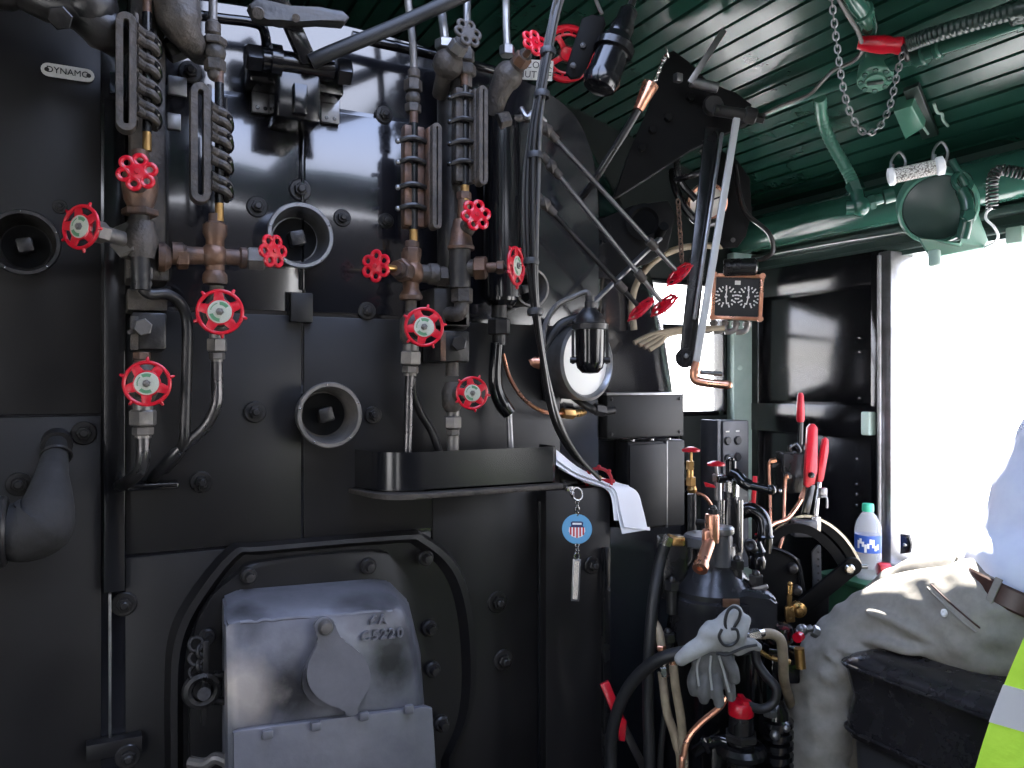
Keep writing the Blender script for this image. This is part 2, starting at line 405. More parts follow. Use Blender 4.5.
# left wall with the fireman's window, rear bulkhead of the tender, ground outside (outside this view)
mb = MB()
mb.boxp((XL-.05,-.95,0), (XL,YF+.04,SILL)); mb.boxp((XL-.05,-.95,LIN), (XL,YF+.04,Z(.60)))
mb.boxp((XL-.05,-.95,SILL), (XL,.1,LIN)); mb.boxp((XL-.05,.75,SILL), (XL,YF+.04,LIN))
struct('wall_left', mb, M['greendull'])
mb = MB(); mb.boxp((XL-.05,-1.5,0), (XS+.05,-1.4,2.34)); struct('wall_rear', mb, M['jacket'])
mb = MB(); mb.boxp((-30,-30,-1.7), (60,60,-1.6)); struct('ground', mb, M['grass'])

# ================================================================== BOILER BACKHEAD
CX = .38
fo = [(1.03,-1.449),(1.03,-.9),(1.03,-.4),(1.03,.1),(1.03,.38),(1.015,.52),(.965,.615),(.86,.665),(.70,.69),(.54,.705),(.38,.71)]
bo = [(1.60,-1.449),(1.60,-.9),(1.60,-.5),(1.50,-.05),(1.445,.16),(1.36,.36),(1.23,.52),(1.07,.66),(.85,.76),(.6,.81),(.38,.825)]
def outline(t, y):
    R = [V((a+(c-a)*t, y, CAMZ+b+(d-b)*t)) for (a,b),(c,d) in zip(fo,bo)]
    L = [V((2*CX-p.x, p.y, p.z)) for p in R[-2::-1]]
    P = R+L
    return P
def densify(P):
    return catmull(P, 4)
rings = []
for t, y in ((0,YB+.0),(.012,YB+.008),(.10,YB+.03),(.30,YB+.075),(.55,YB+.13),(.8,YB+.20),(.94,YB+.27),(1,YB+.36),(1,YF-.012)):
    rings.append(densify(outline(t,y)))
mb = MB(); mb.rings(rings)
boiler = mb.build('boiler_backhead', M['sheet'], None, 40, base=(CX,YB,0))
tag(boiler, 'huge black steel boiler end filling the cab, studded with bolts and seams', 'boiler')
def panel(px0, px1, py0, py1, pxr, off, m=None, name='jacket_plate', base=0.0, bev=.0015):
    mb = MB(); x0 = bk(px0,384,off).x; x1 = bk(px1,384,off).x; z0 = bk(pxr,py0,off).z; z1 = max(bk(pxr,py1,off).z, .001)
    mb.boxp((x0,YB-off,z1), (x1,YB-base,z0), bev); return mb.build(name, m or M['jacket'], boiler)
panel(-120, 101, 417, 900, 50, .004); panel(-120, 101, -20, 414, 50, .006)
panel(125.5, 301, 313, 546, 225, .004); panel(304, 560, 313, 546, 225, .004)
panel(125.5, 302, 98, 309.5, 250, .006, M['sheet']); panel(305, 505, 98, 309.5, 250, .006, M['sheet'])
panel(125.5, 431, 549.5, 900, 225, .005); panel(433, 543, 475, 900, 480, .007); 
# upper sheet leans forward, away from the cab
mb = MB(); a = bk(110,95,.006); b = bk(505,120,.006); zt = a.z+.004
mb.prism([V((a.x,YB-.006,zt)), V((b.x,YB-.006,zt)), V((b.x,YB+.012,zt+.115)), V((a.x,YB+.012,zt+.115))], (0,.05,0))
mb.build('top_sheet', M['sheet'], boiler)
panel(104, 125, 100, 592, 115, .026, M['jacket2'], 'seam_strip')
panel(108.5, 111.5, 594, 746, 110, .012, M['dullsteel'], 'edge_rod')
# lower right apron: flanged plate whose top carries the papers
panel(546, 610, 487, 900, 600, .045, M['jacket'], 'apron', .0)
panel(604, 610.5, 548, 900, 606, .056, M['black'], 'apron_flange', .03)
mb = MB(); x = bk(542,560,.012).x; mb.cyl((x,YB-.012,.05), (x,YB-.012,bk(542,500).z), .012, n=14); mb.build('bead', M['jacket2'], boiler)
# short strap under the well and small pads near the top
panel(301.5, 304.5, 112, 290, 303, .014, M['gloss'], 'seam_strip')
panel(291, 313, 293, 322, 302, .022, M['jacket'], 'strap')
for px, py, w, h in ((178,85,10,9),(174,121,8,8),(262,105,10,9),(330,117,10,9)):
    pass
panel(168, 187, 76, 95, 177, .012, M['dullsteel'], 'pad'); panel(167, 181, 113, 129, 174, .012, M['dullsteel'], 'pad')
panel(86, 142, 741, 757, 115, .03, M['jacket'], 'bracket_foot')
def bolt_mb(mb, p, r, ax=V((0,-1,0)), washer=True):
    if washer: mb.lathe([(r*1.0,0),(r*1.0,r*.10),(r*.9,r*.2)], p, ax, 22)
    mb.hexa(p+ax*r*.15, p+ax*r*.62, r*.62, random.random())
    mb.lathe([(r*.36,r*.5),(r*.36,r*.86),(r*.26,r*.95)], p, ax, 14)
    return mb
B = [(190,72,11),(384,115,9),(300,190,11),(257,207,10.5),(342,218,9),(386,221,8),(255,412,11),(373,415,9),(84,433,12),(19,484,12),
     (201,482,11),(124,604,12),(128,756,12),(497,602,11),(503,660,11),(592,565,9),(367,311,9),(60,207,7)]
for px, py, r in B:
    off = .046 if px == 592 else (.03 if py == 756 else .006)
    p = bk(px,py,off); mb = MB(); bolt_mb(mb, p, m_px(p, r)); mb.build('stay_bolt', M['pipe'], boiler)
# ------------------------------------------------------------------ washout wells
def well(px, py, rp, deep, m, label, inner=None):
    p = bk(px,py,.055); R = m_px(p, rp); ax = V((0,-1,0)); o = V((p.x, YB-.006, p.z))
    mb = MB(); H = .055
    mb.lathe([(R*.86,0),(R*.90,H*.5),(R*.98,H*.9),(R,H),(R*.97,H+.004),(R*.87,H+.004),(R*.83,H-.002),(R*.74,.012),(R*.70,.004),(.001,.004),(.001,0)], o, ax, 48)
    w = mb.build('washout_well', m, None, 35, base=o); tag(w, label, 'washout well', 'washout plug wells')
    mb = MB(); mb.lathe([(R*.66,.004),(R*.66,.008),(.001,.008)], o, ax, 32); mb.build('plug', M['mattblack'], w, 20)
    mb = MB(); mb.box(o+ax*.02, (R*.44,.026,R*.44), (V((.97,0,.24)),V((0,1,0)),V((-.24,0,.97))), .003); mb.build('square_lug', M['pipe'], w)
    for k in range(5):
        mb = MB(); a = .4+k*2*PI/5; mb.ball(o+ax*(H+.004)+V((math.cos(a),0,math.sin(a)))*R*.925, R*.03); mb.build('rim_rivet', M['steel'], w)
    return w
well(24,243,33,0, M['pipe'], 'black round well at the left edge, beside the outermost red wheel')
well(300,236,33,0, M['dullsteel'], 'polished round well just below the black rod bracket')
well(329,415,33,0, M['grayiron'], 'dull grey round well alone in the middle, above the firedoor')
well(530,288,20,0, M['grayiron'], 'small round well half hidden behind the hanging cables')
# ------------------------------------------------------------------ DYNAMO plate
p = bk(68,73,.008); L = m_px(p,47); H = m_px(p,13)
dy = thing('name_plate', 'small white plate reading DYNAMO, screwed high on the dark boiler', 'sign', p)
mb = MB(); dx = V((1,0,0)); q = []
for s_, a0 in ((1,-PI/2),(-1,PI/2)):
    for k in range(9):
        a = a0+PI*k/8; q.append(p+V((s_*(L/2-H/2)+math.cos(a)*H/2,0,math.sin(a)*H/2)))
mb.prism(q, (0,-.003,0)); mb.build('plate', M['plate'], dy)
text('lettering', 'DYNAMO', H*.66, p+V((0,-.0036,0)), (1,0,0), (0,0,1), M['ink'], dy)
for s_ in (-1,1):
    mb = MB(); mb.lathe([(H*.17,0),(H*.14,.0015)], p+V((s_*(L/2-H*.4),-.003,0)), (0,-1,0), 12); mb.build('screw', M['pipe'], dy)
# ------------------------------------------------------------------ FIREDOOR
fd = thing('fire_door', 'grey cast firedoor with round peephole cover, low on the boiler', 'fire door', (CX,YB-.05,.0))
def poly(L, off): return [bk(px,py,off) for px,py in L]
outer = [(166,900),(164,700),(167,642),(184,600),(226,548),(258,542),(398,531),(424,534),(455,560),(470,600),(475,660),(470,705),(452,745),(452,900)]
mid = [(192,900),(190,700),(192,650),(206,606),(240,574),(262,563),(372,552),(396,560),(416,590),(432,645),(438,700),(442,900)]
def smooth_poly(L):
    out = [L[0]]
    P = catmull([V((a,b,0)) for a,b in L[1:-1]], 4)
    out += [(p.x,p.y) for p in P]; out.append(L[-1]); return out
def clampz(P): return [V((p.x,p.y,max(p.z,.002))) for p in P]
mb = MB()
A = clampz(poly(smooth_poly(outer), .006)); Bq = [V((p.x+(CX-p.x)*.03,YB-.034,p.z-.004 if p.z>.1 else p.z)) for p in A]
Cq = [V((p.x+(CX-p.x)*.07,YB-.036,p.z-.012 if p.z>.1 else p.z)) for p in A]; Dq = [V((p.x+(CX-p.x)*.11,YB-.018,p.z-.022 if p.z>.1 else p.z)) for p in A]
mb.rings([A,Bq,Cq,Dq]); mb.build('outer_ring', M['jacket'], fd)
mb = MB(); A = clampz(poly(smooth_poly(mid), .05)); A = [V((p.x,YB-.016,p.z)) for p in A]
mb.prism(A, (0,-.026,0), .005); mb.build('inner_frame', M['jacket'], fd)
# the hood itself
mb = MB()
b0 = [(222,596),(238,589),(372,578),(388,580),(408,600),(420,650),(436,900),(222,900)]
f0 = [(224,622),(240,618),(384,607),(402,606),(409,625),(417,662),(441,900),(229,900)]
f1 = [(228,628),(242,624),(384,612),(398,611),(404,628),(412,664),(436,900),(234,900)]
R0 = clampz(poly(b0,.042)); R1 = clampz(poly([(224,604),(240,598),(374,587),(390,589),(409,606),(420,652),(440,900),(225,900)],.10))
R2 = clampz(poly(f0,.165)); R3 = clampz(poly(f1,.172))
mb.rings([R0,R1,R2,R3])
bmesh.ops.bevel(mb.bm, geom=[e for e in mb.bm.edges], offset=.004, segments=2, affect='EDGES')
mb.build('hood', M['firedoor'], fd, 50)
mb = MB(); q = clampz(poly([(232,730),(240,727),(424,704),(430,706),(443,900),(233,900)], .173)); mb.prism(q, (0,-.014,0), .004); mb.build('lower_plate', M['castgrey'], fd)
def plane_pt(px, py, off): return bk(px,py,off)
mb = MB()
cpx = .174
def disc(px, py, r, off, n=40):
    c = bk(px,py,off); R = m_px(c, r); return [c+V((math.cos(2*PI*k/n),0,math.sin(2*PI*k/n)))*R for k in range(n)]
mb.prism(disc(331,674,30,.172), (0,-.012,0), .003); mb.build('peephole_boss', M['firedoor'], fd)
cover = [(316,632),(313,625),(316,619),(322,615.5),(329,617),(334,622),(336,629),(341,638),(352,646),(362,655),(368,668),(369,680),(364,695),(357,703),(355,708),(357,712),(346,715),(344,711),(341,707),(330,704),(318,697),(309,686),(306,672),(308,660),(314,648),(317,640)]
mb = MB(); q = [p for p in catmull(poly(cover+cover[:1], .186), 3)][:-1]; mb.prism(q, (0,-.008,0), .002); cv = mb.build('peephole_cover', M['castgrey'], fd)
mb = MB(); p = bk(325,627,.195); mb.lathe([(m_px(p,7.5),0),(m_px(p,7.5),.006),(m_px(p,5.5),.012),(.001,.013)], p, (0,-1,0), 20); mb.build('pivot_pin', M['grayiron'], cv)
for px, py in ((267,733),(315,725),(363,715),(408,708)):
    mb = MB(); p = bk(px,py,.187); mb.box(p+V((0,-.005,0)), (.017,.011,.015), None, .003); mb.build('square_bolt', M['castgrey'], fd)
for px, py, off in ((248,575,.04),(367,565,.04),(424,557,.036),(207,635,.04),(428,627,.04),(431,668,.04),(440,722,.05)):
    mb = MB(); p = bk(px,py,off); r = m_px(p,8); mb.lathe([(r,0),(r,.012),(r*.8,.016)], p, (0,-1,0), 18); mb.lathe([(r*.6,.016),(r*.5,.03),(.001,.031)], p, (0,-1,0), 14)
    mb.build('frame_bolt', M['pipe'], fd)
text('casting_mark', '£A', .023, bk(378,619.5,.174), bk(392,619,.174)-bk(362,621,.174), (0,0,1), M['castgrey'], fd, .004, spacing=1.35, bold=.0006)
text('casting_mark', 'C5220', .024, bk(382,634.5,.174), bk(400,631,.174)-bk(360,635,.174), (0,0,1), M['castgrey'], fd, .004, spacing=1.3, bold=.0006)
# weld bead across the top edge
mb = MB(); mb.tube([bk(x, 622.5-(x-240)*.0757+random.uniform(-1,1), .168) for x in range(240,400,8)], .0035, 8); mb.build('weld_bead', M['castgrey'], fd)
# latch at the left of the hood
mb = MB()
for py in (675,701): mb.cyl(bk(214,py,.10), bk(232,py,.10), .007, n=12)
mb.torus(bk(202,690,.10), (0,-1,0), .024, .009, 24, 8); mb.cyl(bk(204,694,.085), bk(204,694,.125), .011, n=12)
mb.bar(bk(206,640,.10), bk(204,724,.10), .010, .012, V((1,0,0)), .002)
for k in range(5): mb.torus(bk(196+k%2*6,644+k*7,.10), (k%2,-1,.3), .011, .0035, 14, 6)
mb.build('latch', M['pipe'], fd)
mb = MB(); mb.tube([bk(190,762,.08), bk(205,764,.10), bk(216,758,.11), bk(228,762,.12)], .010, 10); mb.build('hinge_arm', M['grayiron'], fd)
# ================================================================== PLUMBING ON THE BACKHEAD
def ang(d, z=0.0): return V((math.sin(math.radians(d)), -math.cos(math.radians(d)), z)).normalized()
def to_eye(p): return (EYE-V(p)).normalized()
# ---- hand wheel templates (axis +Z, radius 1)
def wheel_big():
    mb = MB(); mb.torus((0,0,0),(0,0,1),.92,.085,48,10)
    n = 5
    for k in range(n):
        a = 2*PI*k/n+.3; d = V((math.cos(a),math.sin(a),0)); t = V((-d.y,d.x,0))
        mb.prism([d*.42+t*.24, d*.90+t*.17, d*.90-t*.17, d*.42-t*.24], (0,0,.07), .015)
        a2 = a+PI/n; d2 = V((math.cos(a2),math.sin(a2),0))
        mb.cyl(d2*.96, d2*1.16, .09, .055, 10, .02)
    mb.lathe([(.56,-.06),(.58,.0),(.56,.07),(.52,.09),(.001,.09)], (0,0,0),(0,0,1), 36)
    mb.lathe([(.22,-.35),(.22,-.06)], (0,0,0),(0,0,1), 16)
    red = mesh_of(mb, 'handwheel', M['red'])
    mb = MB(); mb.lathe([(.50,.088),(.50,.10),(.47,.108),(.2,.108)], (0,0,0),(0,0,1), 36)
    mb.mi = 1
    for a0, a1 in ((.5,1.5),(3.3,4.6)):
        A = []; Bq = []
        for i in range(9):
            a = a0+(a1-a0)*i/8; A.append(V((math.cos(a)*.44,math.sin(a)*.44,.108))); Bq.append(V((math.cos(a)*.29,math.sin(a)*.29,.108)))
        mb.prism(A+Bq[::-1], (0,0,.006))
    for k in range(7):
        a = 1.8+k*.16; d = V((math.cos(a),math.sin(a),0)); mb.box(d*.38+V((0,0,.110)), (.05,.05,.008))
    pl = mesh_of(mb, 'label_plate', [M['wheelplate'], M['labelgreen']])
    mb = MB(); mb.hexa((0,0,.09),(0,0,.2),.17); mb.lathe([(.09,.2),(.09,.26),(.06,.28),(.001,.28)], (0,0,0),(0,0,1), 12)
    nt = mesh_of(mb, 'wheel_nut', M['grayiron']); return red, pl, nt
def wheel_small(m):
    mb = MB(); n = 6
    for k in range(n):
        a = 2*PI*k/n; d = V((math.cos(a),math.sin(a),0)); mb.torus(d*.66,(0,0,1),.29,.13,22,8)
    mb.lathe([(.38,-.12),(.44,0),(.40,.12),(.16,.14),(.001,.14)], (0,0,0),(0,0,1), 24); mb.lathe([(.2,-.4),(.2,-.1)], (0,0,0),(0,0,1), 14)
    return mesh_of(mb, 'handwheel', m)
WB, WBP, WBN = wheel_big(); WS = wheel_small(M['red']); WSD = wheel_small(M['iron'])
mb = MB(); mb.hexa((0,0,.13),(0,0,.24),.15); WSN = mesh_of(mb, 'wheel_nut', M['reddark'])
def big_wheel(par, p, axis, rpx, spin=0.0):
    w_ = inst(WB, 'handwheel', par, p, axis, m_px(p, rpx)/1.0, spin); sub(WBP, 'label_plate', w_); sub(WBN, 'wheel_nut', w_); return w_
def small_wheel(par, p, axis, rpx, spin=0.0, dark=False):
    w_ = inst(WSD if dark else WS, 'handwheel', par, p, axis, m_px(p, rpx)/.99, spin)
    if not dark: sub(WSN, 'wheel_nut', w_)
    return w_
def union(mb, p0, p1, r):
    """screwed pipe union between two points"""
    p0, p1 = V(p0), V(p1); d = p1-p0
    mb.cyl(p0, p0+d*.24, r*.72, n=14, bev=r*.06); mb.hexa(p0+d*.22, p0+d*.66, r); mb.hexa(p0+d*.68, p0+d*.92, r*.78, .6); mb.cyl(p0+d*.9, p1, r*.6, n=14)
def bonnet(mb, p0, p1, r):
    p0, p1 = V(p0), V(p1); d = p1-p0
    mb.lathe([(r,0),(r*1.05,.15*d.length),(r*.8,.4*d.length),(r*.6,.45*d.length)], p0, d, 16); mb.hexa(p0+d*.4, p0+d*.66, r*.82); mb.cyl(p0+d*.66, p1, r*.3, n=12)
# ---- gauge glass guards
def gauge(pxp, pxt, y0, y1, off, side, ribs, label, pw=9.5, slot=2.6, ang_=0):
    c = bk(pxp,(y0+y1)/2,off); g = thing('water_gauge', label, 'water gauge', bk(pxt,y1,off-.02), 'gauge glasses in ribbed guards')
    s_ = m_px(c,1); H = (y1-y0)*s_; W = pw*s_; SL = slot*s_
    ax = V((1,0,0)) ; zz = V((0,0,1)); nn = V((0,-1,0))
    def stad(w, h, o):
        q = []
        for sg, a0 in ((1,0),(-1,PI)):
            for k in range(11):
                a = a0+PI*k/10; q.append(c+nn*o+ax*math.cos(a)*w+zz*(sg*(h/2-w)+math.sin(a)*w))
        return q
    mb = MB(); T = .012
    mb.rings([stad(W,H,T*.8),stad(W*.95,H-.003,T),stad(SL*1.1,H-W*1.5,T),stad(SL,H-W*1.7,T*.7),stad(SL,H-W*1.7,-T),stad(W,H,-T)], closed=True)
    mb.build('guard_plate', M['iron'], g)
    t = bk(pxt,(y0+y1)/2,off-.03); tz0 = bk(pxt,y1,off-.03).z; tz1 = bk(pxt,y0,off-.03).z
    mb = MB(); mb.boxp((t.x-9*s_,t.y+.006,tz0+.004),(t.x+9*s_,t.y+.024,tz1-.004),.003)
    if side > 0: mb.boxp((c.x+W*.62, c.y+.012, tz0+.008), (t.x, t.y+.020, tz1-.008), .004)
    else: mb.boxp((c.x-W*.62-3*s_, c.y+.004, tz0+.008), (c.x-W*.3, t.y+.020, tz1-.008), .003); mb.build('back_channel', M['rust'] if side < 0 and y0 > 110 else M['iron'], g)
    mb = MB(); mb.cyl((t.x,t.y-.004,tz0),(t.x,t.y-.004,tz1),4.6*s_,n=16); mb.build('glass_tube', M['black'], g)
    for z0_, z1_ in ((tz0-.03,tz0+.004),(tz1-.004,tz1+.026)):
        mb = MB(); mb.cyl((t.x,t.y-.004,z0_),(t.x,t.y-.004,z1_),4.4*s_,n=16); mb.build('tube_end', M['brass'] if z0_ < tz0 else M['rust'], g)
    if side > 0:      # solid web between the slotted plate and the glass, ribs hooking round the glass in pairs
        mb = MB(); mb.boxp((c.x+W*.72, c.y+.006, tz0+.010), (c.x+W*.72+5*s_, t.y+.020, tz1-.010), .003); mb.build('web', M['iron'], g)
        for y in ribs:
            for dy in (0, 9):
                a = bk(pxp,y+dy,off); mb = MB(); q = V((c.x+W*.8, c.y-.004, a.z))
                mb.tube([q, V((t.x-4*s_, t.y-.016, a.z-.001)), V((t.x+4*s_, t.y-.016, a.z-3*s_)), V((t.x+9.5*s_, t.y-.004, a.z-6*s_)), V((t.x+8*s_, t.y+.012, a.z-9*s_))], [.0085,.0078,.0072,.007,.006], 10, 6); mb.build('guard_rib', M['iron'], g)
            mb = MB(); a = bk(pxp,y+9,off); mb.tube([V((t.x+5*s_,t.y-.018,a.z+6*s_)), V((t.x+10*s_,t.y-.014,a.z+1*s_)), V((t.x+12*s_,t.y-.006,a.z-6*s_)), V((t.x+10*s_,t.y,a.z-10*s_))], .0042, 8); mb.build('spring_clip', M['gloss'], g)
    else:             # cast blocks either side of the glass, thin ribs clipped across them
        zz_ = [tz1-.002]+[bk(pxp,y,off).z for y in ribs]+[tz0+.002]
        for z1_, z0_ in zip(zz_, zz_[1:]):
            mb = MB()
            for dx in (-6.2, 6.2): mb.boxp((t.x+dx*s_-4.6*s_, t.y-.010, z0_+.0035), (t.x+dx*s_+4.6*s_, t.y+.008, z1_-.0035), .003)
            mb.build('cast_block', M['rust'] if y0 > 110 else M['iron'], g)
        for y in ribs:
            a = bk(pxp,y,off); mb = MB()
            mb.tube([V((c.x,t.y-.004,a.z-.002)), V((t.x+8*s_,t.y-.015,a.z)), V((t.x,t.y-.019,a.z+.002)), V((t.x-8*s_,t.y-.016,a.z+.001)), V((t.x-15*s_,t.y-.006,a.z-.004))], .0052, 8, 6); mb.build('guard_rib', M['pipe'], g)
            mb = MB(); p_ = V((t.x-17*s_,t.y-.006,a.z-.005)); mb.ball(p_, .0055, 10, 6); mb.build('spring_clip', M['dullsteel'] if y0 > 110 else M['gloss'], g)
    mb = MB(); mb.cyl((t.x+side*7*s_,t.y+.006,tz0+.02),(t.x+side*7*s_,t.y+.006,tz1-.02),.0035,n=8); mb.build('tie_rod', M['pipe'], g)
    return g, t, s_
gauge(126,147,14,133,.17,1,(26,50,75,99),'tall dark ribbed gauge guard directly above the small red wheel at far left')
gauge(200,219,84,204,.15,1,(104,124,148,174),'ribbed gauge guard in the blue sheen, its slot facing out, above the bronze cross')
gauge(435,413,124,230,.13,-1,(140,161,186,207),'bronze-backed ribbed gauge guard right of the black rod bracket',5,.8)
gauge(481,464,87,186,.15,-1,(96,120,142,162),'dark ribbed gauge guard under the small grey handwheel',5,.8)
def pc(px, py, off, n):         # radius of n px at that place
    return m_px(bk(px,py,off), n)
# ---- left water column and everything screwed to it
p0 = bk(146,270,.06)
t = thing('water_column', 'thick grey standpipe behind the two left gauges, dark and flat sided', 'pipe', p0)
mb = MB(); x0 = bk(129,100,.06).x; x1 = bk(164,100,.06).x; mb.boxp((x0,YB-.10,bk(146,268,.06).z),(x1,YB-.012,bk(146,-30,.06).z),.006); mb.build('standpipe', M['iron'], t)
mb = MB(); mb.boxp((x0-.006,YB-.112,bk(146,282,.08).z),(x1+.004,YB-.01,bk(146,252,.08).z),.003); mb.boxp((x0-.004,YB-.11,bk(146,312,.08).z),(x1+.002,YB-.02,bk(146,291,.08).z),.003); mb.build('clamp', M['iron'], t)
mb = MB(); mb.hexa(bk(143,327,.13),bk(143,327,.146),pc(143,327,.13,9)); mb.build('block_bolt', M['grayiron'], t)
mb = MB(); mb.boxp((x0+.002,YB-.12,bk(146,350,.1).z),(x1,YB-.01,bk(146,313,.1).z),.004); mb.hexa(bk(143,327,.12),bk(143,327,.135),pc(143,327,.13,9)); mb.build('drain_block', M['pipe'], t)
mb = MB(); mb.cyl(bk(130,332,.12),bk(130,332,.128),.004); mb.boxp(V((x0,YB-.125,bk(130,350,.12).z)),V((x0+.012,YB-.119,bk(130,316,.12).z)),.001); mb.build('cover_edge', M['iron'], t)
# small wheel valve under gauge 1
t = thing('gauge_valve', 'bronze valve with small red rosette wheel under the far left gauge', 'valve', bk(140,215,.14), 'red wheel valves')
o = .14
mb = MB(); mb.cyl(bk(140,150,o),bk(140,163,o),pc(140,150,o,8),n=14,bev=.002); mb.lathe([(.016,0),(.024,.02),(.028,.045),(.026,.06),(.018,.075)], bk(140,213,o),(0,0,1),20); mb.hexa(bk(140,216,o),bk(140,209,o),.028)
mb.build('valve_body', M['rust'], t)
mb = MB(); p = bk(138,188,o); q = bk(137,172,o+.075); bonnet(mb, p, q, .018); mb.build('bonnet', M['iron'], t)
small_wheel(t, bk(137,172,o+.08), ang(-4,.06), 18.5, .3)
mb = MB(); mb.tube([bk(140,212,o),bk(140,240,o),bk(141,290,o)], .015, 14, 3); mb.build('tail_pipe', M['pipe'], t)
# outer left big wheel
t = thing('column_valve', 'angled valve with red wheel and white hub at the far left', 'valve', bk(131,245,.14), 'red wheel valves')
a = ang(-44,.04); wc = bk(81,227,.20); root = wc-a*.105
mb = MB(); mb.hexa(root-a*.012, root+a*.022, .030); mb.cyl(root+a*.02, wc-a*.03, .012, n=14); mb.hexa(wc-a*.045, wc-a*.02, .017); mb.build('bonnet', M['grayiron'], t)
mb = MB(); mb.cyl(wc-a*.03, wc, .006); mb.build('stem', M['steel'], t)
mb = MB(); mb.tube([root, root-a*.03, bk(141,240,.13)], .02, 14, 3); mb.lathe([(.02,-.03),(.027,0),(.02,.03)], bk(141,240,.135),(0,0,1),16); mb.build('valve_body', M['iron'], t)
big_wheel(t, wc, a, 23, .2)
# ---- cross with side valve under gauge 2
t = thing('cross_fitting', 'rusty bronze pipe cross between the two left standpipes', 'pipe fitting', bk(216,286,.12))
o = .12; c = bk(214,256,o)
mb = MB(); r = pc(214,256,o,9)
mb.lathe([(r*1.25,0),(r*1.35,.006),(r*1.3,.016),(r,.022),(r,.075),(r*1.3,.085),(r*1.3,.1)], bk(215,284,o),(0,0,1),20)
mb.ball(c, r*1.5, 18, 10); mb.lathe([(r*.9,0),(r*.9,.045),(r*1.25,.05),(r*1.25,.066)], c,(-1,0,0),20); mb.lathe([(r*.9,0),(r*.9,.04),(r*1.2,.043),(r*1.2,.052)], c,(1,0,0),20)
mb.build('cross_body', M['rust'], t)
mb = MB(); mb.cyl(bk(204,257,o),bk(162,257,o),r*.85,n=16); mb.hexa(bk(188,257,o),bk(176,257,o),r*1.35); mb.lathe([(r*1.5,0),(r*1.6,.01),(r,.02)], bk(158,257,o),(1,0,0),18); mb.build('left_arm', M['rust'], t)
mb = MB(); mb.hexa(bk(215,232,o),bk(215,222,o),r*1.05); mb.cyl(bk(215,222,o),bk(215,214,o),r*.7); mb.build('top_nut', M['rust'], t)
t = thing('side_valve', 'bronze side valve with small red wheel beside the polished well', 'valve', bk(246,266,.13), 'red wheel valves')
a = ang(31,.0); wc = bk(273,251,.17)
mb = MB(); q = c+V((.055,-.0,0)); mb.hexa(q, q+V((.028,-.006,0)), r*1.35); mb.cyl(q+V((.02,0,0)), q+V((.045,-.012,0)), r*.9); mb.build('gland_nut', M['grayiron'], t)
mb = MB(); mb.cyl(q+V((.04,-.01,0)), wc, .006); mb.build('stem', M['brass'], t)
small_wheel(t, wc, a, 16.5, .1)
# ---- large wheel 220,312 and its drain
t = thing('drain_valve', 'drain valve with large red wheel and printed hub below the bronze cross', 'valve', bk(217,362,.11), 'red wheel valves')
o = .11
mb = MB(); mb.cyl(bk(217,286,o),bk(217,300,o),.012); mb.lathe([(.014,0),(.022,.015),(.024,.04),(.014,.06)], bk(217,332,o),(0,0,1),18); mb.build('valve_body', M['iron'], t)
mb = MB(); bonnet(mb, bk(217,318,o), bk(220,312,.18), .02); mb.build('bonnet', M['iron'], t)
mb = MB(); union(mb, bk(217,332,o), bk(217,362,o), pc(217,345,o,10)); mb.build('union', M['grayiron'], t)
big_wheel(t, bk(220,312,.185), ang(-12,.03), 23, .1)
mb = MB(); mb.tube([bk(217,358,o),bk(217,380,o),bk(216,405,o),bk(205,427,.10),bk(178,451,.085),bk(160,470,.06),bk(150,482,.02)], .0098, 12); mb.build('drain_pipe', M['pipebright'], t)
# ---- large wheel 147,383
t = thing('drain_valve', 'drain valve with large red wheel, the lowest at the far left', 'valve', bk(143,432,.11), 'red wheel valves')
mb = MB(); mb.hexa(bk(142,352,o),bk(142,360,o),.014); mb.cyl(bk(142,360,o),bk(142,370,o),.011); mb.build('tail_nut', M['rust'], t)
mb = MB(); mb.lathe([(.014,0),(.023,.02),(.024,.05),(.014,.07)], bk(143,405,o),(0,0,1),18); mb.build('valve_body', M['iron'], t)
mb = MB(); bonnet(mb, bk(144,388,o), bk(147,384,.18), .02); mb.build('bonnet', M['iron'], t)
mb = MB(); union(mb, bk(143,402,o), bk(143,438,o), pc(143,420,o,13)); mb.build('union', M['grayiron'], t)
big_wheel(t, bk(147,383.5,.185), ang(-10,.04), 23, .62)
mb = MB(); mb.tube([bk(143,434,o),bk(143,455,o),bk(140,470,.10),bk(130,480,.08),bk(120,486,.03)], .0108, 12); mb.build('drain_pipe', M['pipebright'], t)
# ---- bent bypass pipe right of it
t = thing('bypass_pipe', 'bent black pipe dropping between the two big drain wheels', 'pipe', bk(185,470,.1))
mb = MB(); mb.tube([bk(141,272,.13),bk(142,286,.13),bk(150,294,.13),bk(166,294,.12),bk(180,303,.11),bk(187,322,.10),bk(187,360,.10),bk(185,425,.10),bk(182,447,.09),bk(165,470,.05)], .0092, 12); mb.build('bent_pipe', M['pipe'], t)
mb = MB(); mb.hexa(bk(141,279,.13),bk(141,267,.13),pc(141,272,.13,11)); mb.lathe([(.012,0),(.016,.01),(.012,.02)], bk(142,290,.13),(0,0,1),14); mb.build('union_nut', M['grayiron'], t)
tray = thing('drip_cup', 'black drain cup where the left drain pipes end', 'drain cup', bk(155,492,.02))
mb = MB(); mb.boxp(V((bk(127,480,.03).x,YB-.05,bk(150,489,.03).z)),V((bk(178,480,.03).x,YB-.008,bk(150,482,.03).z)),.003); mb.build('cup', M['gloss'], tray)
